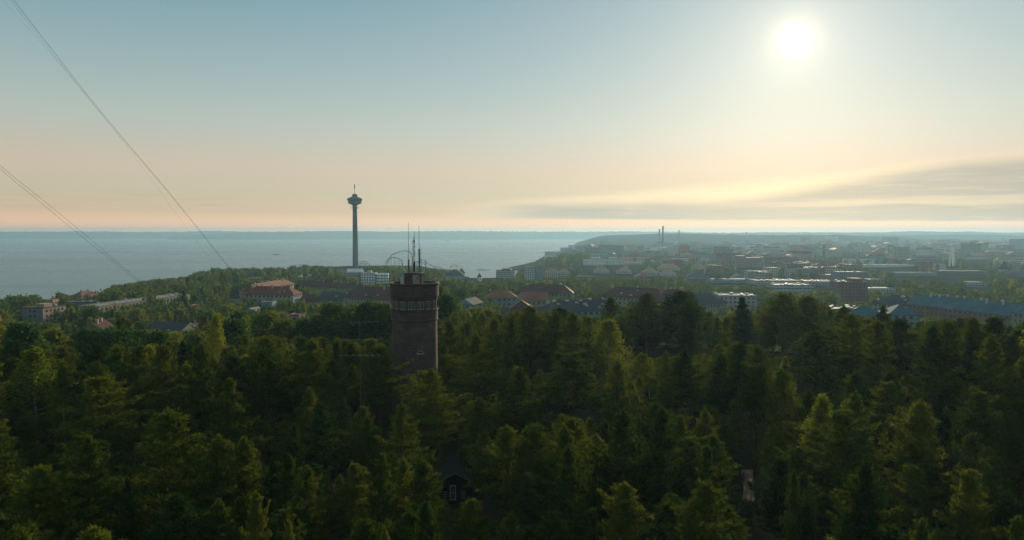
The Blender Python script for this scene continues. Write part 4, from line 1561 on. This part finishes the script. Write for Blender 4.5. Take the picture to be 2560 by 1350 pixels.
# trees picked out one by one in the photograph: kind, tip px, tip py, crown width px, label, optional tip height
HERO = [
    ('pine', 440, 1238, 200, 'big bushy pine cut by the bottom photo edge, nearest of the trees at left'),
    ('pine', 548, 1093, 150, 'broad olive pine with two-lobed crown standing behind the nearest left pine'),
    ('pine', 722, 1140, 105, 'pointed pine with a side shoot, between the two-lobed pine and a slender bottom pine'),
    ('pine', 640, 1234, 74, 'slender young pine tip right beside the nearest big left pine'),
    ('pine', 956, 1138, 130, 'regular cone-shaped olive pine standing alone below the lookout tower'),
    ('pine', 1066, 1262, 125, 'bright pine tip at the bottom edge under the lookout tower'),
    ('pine', 318, 1195, 70, 'small dark pine tip in the gap left of the nearest big pine'),
    ('pine', 962, 1322, 70, 'little pine tip touching the bottom edge left of the bright one'),
    ('pine', 722, 1308, 90, 'pale pine top peeping over the bottom edge under the pointed pine'),
    ('birch', 84, 868, 150, 'tall yellow-green birch lit by the sun close to the left edge'),
    ('birch', 156, 900, 72, 'slim golden birch just right of the tall yellow-green one'),
    ('birch', 470, 908, 95, 'olive birch with feathery crown in the second rows at left'),
    ('birch', 540, 782, 60, 'narrow yellow spire-shaped birch above the left forest edge'),
    ('pine', 252, 945, 180, 'wide dense pine right of the golden birches'),
    ('pine', 662, 878, 135, 'tall pine with bare orange trunk and lit right side'),
    ('pine', 575, 950, 130, 'dark dense pine left of the bare-trunked tall pine'),
    ('pine', 948, 872, 120, 'pyramid pine overlapping the left foot of the lookout tower'),
    ('pine', 1078, 925, 150, 'rounded pine hiding the foot of the lookout tower'),
    ('pine', 1192, 838, 150, 'bushy pine immediately right of the lookout tower'),
    ('pine', 1005, 1010, 120, 'upright dark pine centred below the lookout tower'),
    ('pine', 1430, 890, 165, 'pale olive many-tipped pine in the middle of the forest'),
    ('birch', 1522, 795, 112, 'bright yellow birch glowing among dark pines right of centre'),
    ('pine', 1528, 745, 62, 'slim dark pine right behind the glowing yellow birch'),
    ('pine', 1618, 733, 130, 'dark pine on the skyline right of the glowing birch'),
    ('pine', 1702, 730, 150, 'darkest massive pine of the skyline group right of the glowing birch'),
    ('pine', 1400, 770, 150, 'broad brown-green pine on the skyline left of the glowing birch'),
    ('pine', 1325, 766, 120, 'skyline pine midway between the lookout tower and the glowing birch'),
    ('spruce', 1856, 745, 84, 'columnar dark pine standing clear on the skyline'),
    ('pine', 1960, 735, 130, 'highest reddish-brown pine crown on the right skyline'),
    ('pine', 2022, 742, 110, 'skyline pine leaning on the right side of the highest crown'),
    ('pine', 2110, 768, 120, 'rounded skyline pine with brown glow right of the highest crowns'),
    ('pine', 2208, 766, 62, 'gnarled thin pine rising clear before the blue pavilion roofs'),
    ('pine', 1712, 878, 110, 'twin-tipped pine in the middle rows right of the pale many-tipped one'),
    ('pine', 1665, 880, 70, 'narrow pine tip left of the twin-tipped pine'),
    ('pine', 2040, 830, 150, 'wide layered pine with open branches below the highest skyline crown'),
    ('pine', 1955, 925, 120, 'feathery pine in front of the wide layered one'),
    ('pine', 1895, 870, 100, 'grey-green pine between the columnar and layered pines'),
    ('pine', 2108, 1030, 185, 'large round-headed pine in the right foreground'),
    ('pine', 2165, 1160, 120, 'mid-green pine in front of the large round-headed pine'),
    ('pine', 2430, 1088, 100, 'tapering pine high on the dark right slope'),
    ('pine', 2425, 1180, 150, 'layered rusty-tinged pine under the tapering one at right'),
    ('pine', 1768, 1118, 90, 'brownish pine overlooking the sunlit path gap'),
    ('pine', 1985, 1180, 80, 'thin tall pine tip right of the sunlit path gap'),
    ('pine', 1765, 1215, 150, 'bushy pine at the bottom edge left of the sunlit path gap'),
    ('pine', 2305, 1305, 120, 'pine top with flat spreading shoots at the bottom edge right'),
    ('pine', 2545, 1300, 110, 'rust-tipped pine in the bottom right corner'),
    ('pine', 1560, 1030, 190, 'large sloping dark pine in the centre right foreground'),
    ('pine', 1300, 920, 140, 'dark pine in front of the skyline pines, midway to the glowing birch'),
    ('pine', 1545, 905, 110, 'pine directly in front of the glowing yellow birch'),
    ('pine', 2300, 1010, 150, 'broad sloping pine crown on the right hillside'),
    ('pine', 2250, 800, 110, 'pine just below the blue pavilion roofs'),
    ('pine', 100, 1170, 190, 'very dark spreading pine low in the left corner'),
    ('pine', 800, 1010, 130, 'dim pine left of the upright pine below the tower'),
    ('pine', 400, 1040, 130, 'dim pine tucked behind the nearest big left pine'),
    ('pine', 1420, 1120, 150, 'black-green pine beside the dark cabin clearing'),
    ('pine', 640, 905, 60, 'narrow pine touching the bare-trunked tall pine'),
]


def tip_height(py):
    """height above the lake that a ridge pine's tip is likely to have"""
    return 63.5


HX = []
HEROES = []
for hk, px, py, wpx, lab in HERO:
    zt = {True: 63.0, False: 64.0}[py > 1000] + (((px * 7) % 11) - 5) * .25
    if py < 780:
        zt = 65.5
    Y = (CAM_Z - zt) / ((py - HOR) / FPX)
    p = at(px, py, Y)
    zt = p.z
    for _ in range(4):
        h = zt - h1(p.x, Y)
        if h < 11:
            Y *= .96
        elif h > 23:
            Y *= 1.04
        else:
            break
        p = at(px, py, Y)
        zt = p.z
    HX.append((p.x, Y, wpx * Y / FPX / 2))
    HEROES.append((px - wpx * .45, px + wpx * .45, py, py + min(1.05 * wpx + 18, 150), Y))
    add_tree(hk, p.x, Y, zt - h1(p.x, Y), wpx * Y / FPX, lab, 'trees singled out on the forest ridge', hero=True, var={1856: 0}.get(px))

# sight lines that stay clear over the ridge: (px0, px1, lowest row kept clear, distance)
CLEAR = [(960, 1112, 925, 118), (1122, 1147, 1250, 86), (1860, 1880, 1262, 90), (880, 925, 885, 98), (1508, 1540, 900, 112), (1138, 1156, 1185, 97),
         (40, 130, 1100, 90), (130, 185, 1060, 84), (630, 700, 1050, 100)]
SKY = [(-200, 838), (0, 845), (90, 848), (180, 850), (240, 838), (300, 850), (350, 842), (460, 850), (520, 830), (600, 836), (700, 836), (800, 836), (870, 846), (940, 838),
       (1090, 800), (1130, 772), (1200, 776), (1270, 782), (1300, 770), (1420, 774), (1470, 786), (1500, 790), (1590, 762), (1640, 745), (1730, 742), (1800, 790), (1890, 772),
       (1920, 748), (2050, 752), (2100, 775), (2160, 786), (2240, 796), (2330, 800), (2430, 790), (2560, 792), (2800, 800)]
SKX, SKYY = [a for a, b in SKY], [b for a, b in SKY]
KEEP_OFF = [(at(1037, 800, 124).x, 124, 6.5), (at(1135, 1200, 90).x, 91, 2.9), (at(1868, 1240, 92).x, 92, 2.0), (at(900, 870, 100).x, 100, 2.0)]


def fill_ridge():
    r = random.Random(5)
    pts = []
    y = 27.0
    row = 0
    sp = 6.2
    while y < 262:
        xm = .80 * y + 12
        x = -xm + (row % 2) * sp / 2
        while x < xm:
            X, Y = x + r.uniform(-1.9, 1.9), y + r.uniform(-1.9, 1.9)
            x += sp
            e = float(ridge_edge(X, Y))
            rr = math.hypot(X, Y)
            if rr > e + 42:
                continue
            pts.append((X, Y))
        y += sp * .87
        row += 1
        sp = 5.5 if y < 105 else 6.3
    for X, Y in pts:
        if any(math.hypot(X - a, Y - b) < max(2.6, c * .95) for a, b, c in HX):
            continue
        if any(math.hypot(X - a, Y - b) < c for a, b, c in KEEP_OFF):
            continue
        if any(math.hypot(X - f[0], Y - f[1]) < max(f[2], f[3]) + 2 for f in FOOT):
            continue
        kind = r.choices(['pine', 'birch', 'spruce'], [.915, .025, .06])[0]
        h = r.gauss(15.4, 3.0) if kind != 'birch' else r.gauss(14.5, 1.2)
        if math.hypot(X, Y) < 105 and kind != 'birch':
            h -= 2.6
        if kind == 'birch' and math.hypot(X, Y) < 66:
            kind = 'pine'
        z0 = h1(X, Y)
        if math.hypot(X, Y) > .68 * float(ridge_edge(X, Y)) and X > -5:
            h += 3.0
        px, py = proj(X, Y, z0 + h)
        lim = np.interp(px, SKX, SKYY) + abs(r.gauss(0, 9)) + 4
        hw = 2.6 / Y * FPX
        for a, b, low, D in CLEAR:
            if Y < D and px + hw * .8 > a and px - hw * .8 < b:
                lim = max(lim, low + r.uniform(0, 12))
        for t in HEROES:
            if Y < t[4] and px + hw * .75 > t[0] and px - hw * .75 < t[1] and t[2] - 40 < py < t[3]:
                lim = max(lim, t[3] + r.uniform(-4, 14))
        if py < lim:
            h = at(px, lim, Y).z - z0
            if h < 5.0:
                continue
        add_tree(kind, X, Y, h, zone='ridge')


fill_ridge()

LAKE = [(-300, 750), (0, 746), (30, 742), (90, 738), (110, 756), (150, 733), (190, 742), (245, 738), (260, 724), (300, 712), (345, 706), (400, 698), (450, 696), (500, 680), (540, 672), (600, 672),
        (700, 670), (750, 662), (860, 668), (905, 672), (940, 665), (1000, 668), (1060, 672), (1110, 675), (1150, 673), (1165, 667), (1176, 671), (1190, 678), (1196, 698),
        (1225, 700), (1245, 684), (1290, 676), (1306, 662), (1330, 662), (1350, 650), (1366, 640), (1420, 634), (1500, 628), (1600, 622), (1700, 618), (2600, 618)]
LKX, LKY = [a for a, b in LAKE], [b for a, b in LAKE]
PROTECT.append((1163, 680, 1240, 705, 1210))
PROTECT.append((880, 660, 898, 680, 1263))


def inside_foot(x, y, mrg=3.5):
    for cx, cy_, hw, hd, yaw in FOOT:
        dx, dy = x - cx, y - cy_
        if abs(dx) > hw + hd + 6 or abs(dy) > hw + hd + 6:
            continue
        c, s = math.cos(yaw), math.sin(yaw)
        if abs(dx * c + dy * s) < hw + mrg and abs(-dx * s + dy * c) < hd + mrg:
            return True
    return False


def fill_town_trees():
    r = random.Random(9)
    Y = 150.0
    while Y < 4200:
        sp = np.interp(Y, [150, 400, 900, 1500, 2500, 4200], [7.5, 9.0, 11.0, 14.0, 21.0, 36.0])
        px = -150 + r.uniform(0, 1) * sp / Y * FPX
        while px < 2720:
            yy = Y + r.uniform(-.5, .5) * sp
            x = (px + r.uniform(-.4, .4) * sp / Y * FPX - 1280) / FPX * yy
            px += sp / Y * FPX
            P_ = 1280 + FPX * x / yy
            if shore_d(x, yy) < 9:
                continue
            rr = math.hypot(x, yy)
            if rr < float(ridge_edge(x, yy)) + 40:
                continue
            left = P_ < 1240
            park = (1365 < P_ < 1480 and 1350 < yy < 2000)
            dens = .95 if left else (.80 if yy < 800 else .34 if yy < 1400 else .22)
            if park:
                dens = 1.0
            # streets and yards: clumps of trees rather than an even cover
            clump = math.sin(x * .021 + 1.7) + math.sin(yy * .017 + x * .006) + math.sin((x + yy) * .009)
            if not left and not park:
                dens *= 1.25 if clump > -.5 else .35
            if r.random() > dens:
                continue
            if inside_foot(x, yy):
                continue
            kind = r.choices(['broad', 'birch', 'pine', 'spruce'], [.62, .16, .18, .04] if left else [.82, .12, .05, .01])[0]
            h = r.gauss(18, 3.2) if left else r.gauss(13.0, 2.2) * (1 if yy < 800 else .85)
            if park:
                h = r.gauss(21, 2)
            if kind in ('pine', 'spruce'):
                h *= 1.08
            z0 = h1(x, yy)
            ppx, ppy = proj(x, yy, z0 + h)
            hw = NOM[kind][1] * h / NOM[kind][0] / yy * FPX
            lim = np.interp(ppx, LKX, LKY) + min(r.expovariate(1 / 11), 45) - 2 if yy > 420 or ppx < 250 else 0
            for a, t_, b, low, D in PROTECT:
                if yy < D and ppx + hw * .8 > a and ppx - hw * .8 < b and ppy < low:
                    lim = max(lim, low + r.uniform(-5, 3))
            if ppy < lim:
                h2 = at(ppx, lim, yy).z - z0
                if h2 < 5.0 or h2 < h * .35:
                    continue
                h = h2
                if kind == 'pine':
                    kind = 'broad'
            add_tree(kind, x, yy, h, width=2 * NOM[kind][1] * (h / NOM[kind][0]) ** .7 * r.uniform(.9, 1.15), zone='town' if not left else 'slope')
        Y += sp * (.95 if Y < 1500 else 1.5)


fill_town_trees()


def place_trees():
    marks_r = [('left photo edge', 0), ('antenna with crossbars', 900), ('lookout tower', 1037), ('glowing yellow birch', 1522), ('columnar dark pine', 1856), ('right photo edge', 2560)]
    marks_t = [('pink-sided block', 107), ('slanting slab block', 360), ('courtyard red roofs', 670), ('tall observation tower', 888), ('lookout tower', 1037), ('grey inlet block', 1262),
               ('white high-rise pair', 1512), ('brown hotel slab', 1872), ('dark brick tower block', 2134), ('white twin-legged tower', 2378)]
    for t in TREES:
        t['px'], t['py'] = proj(t['x'], t['y'], t['z'] + t['h'])
        t['size'] = NOM[t['kind']][1] * t['sx'] * t['h'] / t['y'] ** 2
        t['inview'] = -60 < t['px'] < 2620 and t['py'] < 1345
    ind, rest = [], []
    for kind in PROTO:
        ks = [t for t in TREES if t['kind'] == kind]
        # largest in the picture first, hidden lower ones last
        def key(t):
            return -(t['size'] * (1.0 if t['inview'] else 0.02) + (10 if t['hero'] else 0))
        ks.sort(key=key)
        ind += ks[:295]
        rest += ks[295:]
    # protos -> every tree a thing with trunk and crown
    word = {'pine': ['dark', 'olive-green', 'bushy', 'deep green'], 'spruce': ['slim dark', 'pointed'], 'birch': ['yellow-green', 'light olive'], 'broad': ['round-crowned', 'full green', 'sunlit green']}
    kn = {'pine': 'pine', 'spruce': 'spruce', 'birch': 'birch', 'broad': 'leafy tree'}
    bk = {}
    for t in ind:
        if t['label']:
            continue
        if t['zone'] == 'ridge':
            rows = [(52, 'in the nearest row'), (68, 'in the second row back'), (88, 'in the third row back'), (112, 'in the middle rows'), (145, 'in the far rows'), (999, 'at the far forest rim')]
            marks = marks_r
        else:
            rows = [(330, 'on the near slope'), (470, 'in near yards'), (620, 'among near blocks'), (850, 'among middle blocks'), (1250, 'deep in town'), (9999, 'in hazy distance')]
            marks = marks_t
        row = next(w for d, w in rows if t['y'] < d)
        m = near_land(t['px'], marks)
        side = 'left' if t['px'] < m[1] else 'right'
        if m[0] == 'left photo edge':
            side = 'right'
        if m[0] == 'right photo edge':
            side = 'left'
        narrow = t['sx'] / t['s'] < .97
        w = ('slim ' if narrow else 'broad ') if t['kind'] != 'spruce' else 'pointed '
        bk.setdefault((t['kind'], row, m[0], side, w), []).append((abs(t['px'] - m[1]), t))
    for (k, row, mn, side, w), lst in bk.items():
        lst.sort(key=lambda q: q[0])
        for i, (_, t) in enumerate(lst):
            t['label'] = f'{ordinal(i)} {w}{kn[k]} {side} of the {mn}, {row}'
            t['group'] = {'ridge': f'{kn[k]}s of the dense forest ridge', 'slope': f'{kn[k]}s on the wooded slope by the lake', 'town': f'{kn[k]}s among the town blocks'}[t['zone']]
    proto_roots = {}
    for t in ind:
        key = (t['kind'], t['var'])
        if key not in proto_roots:
            cm, tm = PROTO[t['kind']][t['var']]
            o = thing(KNAME[t['kind']], t['label'], 'tree', group=t['group'])
            link('trunk', tm, o)
            link('crown', cm, o)
            proto_roots[key] = o
        else:
            o = copy_tree(proto_roots[key])
        o['label'] = t['label']
        o['group'] = t['group']
        o.location = (t['x'], t['y'], t['z'])
        o.scale = (t['sx'], t['sx'], t['s'])
        o.rotation_euler = (0, 0, t['rot'])
    # what is left merges into masses nobody could count
    low = {'pine': [far_pine(i, k) for i, k in enumerate((.3, .5, .12, .6))], 'spruce': [far_pine(20, 1.1, hc=14, Rm=2.6)],
           'broad': [far_broad(i) for i in range(6)]}
    low['birch'] = [q * np.array([.62, .62, 1.25]) for q in low['broad'][:3]]
    for name, zones, kinds, m in (('pine_forest', ('ridge',), ('pine', 'spruce'), PINE), ('birch_thicket', ('ridge', 'slope', 'town'), ('birch',), BIRCH),
                                  ('town_woodland', ('slope', 'town'), ('broad',), BROAD), ('conifer_woodland', ('slope', 'town'), ('pine', 'spruce'), PINE)):
        for sides in (3, 4):
            acc = []
            for t in rest:
                if t['zone'] not in zones or t['kind'] not in kinds:
                    continue
                q = low[t['kind']][t['var'] % len(low[t['kind']])]
                if q.shape[1] != sides:
                    continue
                if t['y'] > 1100:
                    q = q[::2]
                c, s = math.cos(t['rot']), math.sin(t['rot'])
                Rz = np.array([[c, s, 0], [-s, c, 0], [0, 0, 1]])
                acc.append((q * np.array([t['sx'], t['sx'], t['s']])) @ Rz + np.array([t['x'], t['y'], t['z']]))
            if acc:
                o = link(name, tri_mesh(name, np.concatenate(acc), m, sides))
                o['kind'] = 'stuff'
                o['label'] = {'pine_forest': 'mass of further dark pines filling the ridge', 'birch_thicket': 'scattered further birches', 'town_woodland': 'mass of leafy trees between the town blocks', 'conifer_woodland': 'scattered further pines below the ridge'}[name]
    print('trees', len(TREES), 'individual', len(ind), 'rest', len(rest), {k: sum(t['kind'] == k for t in TREES) for k in PROTO})


place_trees()

# ------------------------------------------------------------------ small things in the forest


def guy_wire(label, pix, r=0.022):
    """pix: (px, py, distance)"""
    pts = [at(*p) for p in pix]
    for _ in range(3):
        q = [pts[0]]
        for a, b in zip(pts[:-1], pts[1:]):
            q += [a * .75 + b * .25, a * .25 + b * .75]
        pts = q + [pts[-1]]
    o = pts[-1].copy()
    m = MB()
    m.tube([p - o for p in pts], r, 5)
    w = m.obj('guy_wire', mat('grey_wire', (0.035, 0.045, 0.05), 0.9, 0.1, 1, spec=0.0), None, loc=o)
    tag(w, label, 'wire', 'mast stay wires slanting into the forest')


guy_wire('upper wire of the steep pair slanting down from the upper left corner', [(-230, -330, 58), (35, 0, 63), (242, 270, 70), (432, 490, 79), (575, 672, 86), (745, 886, 95)], .013)
guy_wire('lower wire of the steep pair, closing in on its neighbour downwards', [(-236, -330, 58.5), (27, 0, 63.5), (237, 270, 70.5), (429, 490, 79.5), (573.5, 672, 86.5), (744, 887, 95.2)], .007)
guy_wire('upper wire of the flatter pair reaching the shore trees at left', [(-260, 190, 60), (2, 417, 66), (100, 494, 70), (200, 576, 76), (280, 644, 82), (352, 705, 88), (520, 850, 101)], .012)
guy_wire('lower wire of the flatter pair reaching the shore trees at left', [(-260, 197, 60.5), (0, 423, 66.5), (98, 503, 70.5), (195, 584, 76.5), (275, 648, 82.5), (348, 706, 88.5), (520, 851, 101.2)], .012)
guy_wire('faintest single wire just under the steep pair', [(-230, -250, 80), (110, 110, 90), (300, 340, 102), (470, 575, 116), (560, 690, 124), (640, 800, 133)], .006)


def yagi_mast():
    Y = 100.0
    b = at(900, 870, Y)
    z0 = h1(b.x, Y)
    t = thing('antenna_mast', 'thin grey mast with long crossbar antennas left of the lookout tower', 'antenna', (b.x, Y, z0))
    zz = lambda py: at(900, py, Y).z - z0
    m = MB()
    m.tube([(0, 0, -.5), (0, 0, zz(800))], .045, 6, .03)
    m.obj('mast', mat('dull_mast_steel', (0.13, 0.14, 0.145), .8, spec=.1), t)
    k = Y / FPX
    for py, dx0, dx1, ang, n, sl in ((806, -22, 42, .5, 5, 0), (850, -36, 44, .7, 4, .03), (888, -48, 46, .35, 7, .02)):
        m = MB()
        z = zz(py)
        ca, sa = math.cos(ang), math.sin(ang)
        a, c = Vector((dx0 * k * 1.1, dx0 * k * sa, z + sl * 6)), Vector((dx1 * k * 1.1, dx1 * k * sa, z - sl * 6))
        m.tube([a, c], .022, 5)
        d = (c - a).normalized()
        pr = Vector((-d.y, d.x, 0)).normalized()
        for i in range(n):
            p = a.lerp(c, (i + .5) / n)
            L = .9 + .5 * (i / n)
            m.tube([p - pr * L, p + pr * L], .014, 4)
        m.obj('crossbar', mat('bright_aluminium', (0.22, 0.23, 0.23), .6, .1, 1), t)


yagi_mast()


def cabin():
    Y = 88.0
    b = at(1135, 1225, Y)
    z0 = h1(b.x, Y) 
    k = Y / FPX
    zz = lambda py: at(1135, py, Y).z - z0
    t = thing('cabin', 'dark timber cabin with one white-framed window half hidden under the pines', 'cabin', (b.x, Y, z0), R(8))
    w, d = 4.6, 5.0
    zt = zz(1204)
    m = MB()
    m.box(-w / 2, 0, -1, w / 2, d, zt, top=False, bottom=False)
    m.obj('wall', mat('tarred_timber', (0.022, 0.017, 0.015), 0.95, 0.3, 2.0, spec=0.05), t)
    m = MB()
    r0 = zt
    zr = zz(1180)
    for s in (-1, 1):
        p = [(s * (w / 2 + .4), -.5, r0 - .2), (0, -.5, zr), (0, d + .5, zr), (s * (w / 2 + .4), d + .5, r0 - .2)]
        m.quad(p)
        m.quad([(x, y, z - .12) for x, y, z in p][::-1])
    m.quad([(-w / 2, 0.002, r0), (w / 2, 0.002, r0), (0, 0.002, zr - .1)], None, 1)
    m.obj('roof', [mat('dark_roof_felt', (0.028, 0.028, 0.03), 1.0, spec=0.0), MATS['tarred_timber']], t)
    f = MB()
    m = MB()
    for s in (-1, 1):
        a, c = Vector((s * (w / 2 + .42), -.54, r0 - .22)), Vector((0, -.54, zr + .02))
        m.tube([a, c], .06, 4)
    m.obj('bargeboard', mat('weathered_board', (0.12, 0.115, 0.11), .9), t)
    z1, z2 = zz(1250), zz(1213)
    x0, x1 = -.55, .25
    bw = .10
    f.box(x0, -.05, z1, x0 + bw, -.003, z2)
    f.box(x1 - bw, -.05, z1, x1, -.003, z2)
    f.box(x0 + bw, -.05, z2 - bw, x1 - bw, -.003, z2)
    f.box(x0 + bw, -.05, z1, x1 - bw, -.003, z1 + bw)
    f.box(x0 + bw, -.045, (z1 + z2) / 2 - .04, x1 - bw, -.004, (z1 + z2) / 2 + .04)
    fo = f.obj('window', mat('bright_white_paint', (0.30, 0.30, 0.29), .5), t)
    p = MB()
    p.box(x0 + bw, -.03, z1 + bw, x1 - bw, -.006, z2 - bw)
    p.obj('pane', GLASS, fo)
    g = MB()
    for xx in (-1.5, .9):
        for i in range(4):
            g.box(xx, -.04, z1 + .15 + i * .3, xx + .6, -.003, z1 + .22 + i * .3)
    g.obj('slatted_shutter', MATS['bright_white_paint'], t)


cabin()


def flagpole():
    Y = 97.0
    b = at(1147, 1180, Y)
    z0 = h1(b.x, Y)
    t = thing('flagpole', 'bare thin flagpole rising by the dark cabin', 'flagpole', (b.x, Y, z0))
    m = MB()
    zt = at(1147, 1038, Y).z - z0
    m.tube([(0, 0, -.4), (0, 0, zt)], .07, 7, .04)
    m.obj('pole', PBARK, t)
    m = MB()
    m.lathe([(0, zt - .05), (.1, zt + .02), (.1, zt + .1), (0, zt + .18)], 10)
    m.obj('knob', WFRAME, t)


flagpole()


def path_and_railing():
    Y = 92.0
    c = at(1868, 1240, Y)
    # gravel path sheet draped on the ground
    n = 26
    P = np.zeros((n, 5, 3))
    for i in range(n):
        u = i / (n - 1)
        yy = 88 + 12 * u
        xc = c.x + (yy - Y) * .38 + .3 * math.sin(u * 5)
        for j in range(5):
            x = xc + (j - 2) * 0.42
            P[i, j] = (x, yy, h1(x, yy) + .05)
    structure(link('path', grid_mesh('path', P, mat('sandy_path', (0.16, 0.115, 0.085), .9, .3, .5))))
    x0, y0 = c.x - 1.2, Y
    z0 = h1(x0, y0)
    t = thing('wooden_railing', 'dark wooden ladder-like railing on the sunlit sandy path', 'railing', (x0, y0, z0), R(62))
    w = mat('dark_wood', (0.03, 0.024, 0.02), .8)
    for i in range(4):
        m = MB()
        m.box(i * 1.3 - .06, -.06, -.3, i * 1.3 + .06, .06, 1.5)
        m.obj('post', w, t)
    for z in (.5, 1.0, 1.42):
        m = MB()
        m.box(-.3, -.105, z, 4.3, -.062, z + .12)
        m.obj('rail', w, t)


path_and_railing()

# ------------------------------------------------------------------ the air


def haze():
    m = bpy.data.materials.new('haze')
    m.use_nodes = True
    N = NT(m.node_tree)
    v = N.n('ShaderNodeVolumePrincipled')
    v.inputs['Color'].default_value = HAZE_COLOR
    v.inputs['Density'].default_value = HAZE_DENSITY
    v.inputs['Anisotropy'].default_value = HAZE_ANISO
    o = N.n('ShaderNodeOutputMaterial')
    N.put(o.inputs['Volume'], v.outputs[0])
    b = MB()
    b.box(-21000, -17500, -10, 21000, 14200, 182)
    h = b.obj('haze', m)
    h['kind'] = 'stuff'
    h['label'] = 'thin morning haze over lake and town'
    h.visible_shadow = True


haze()
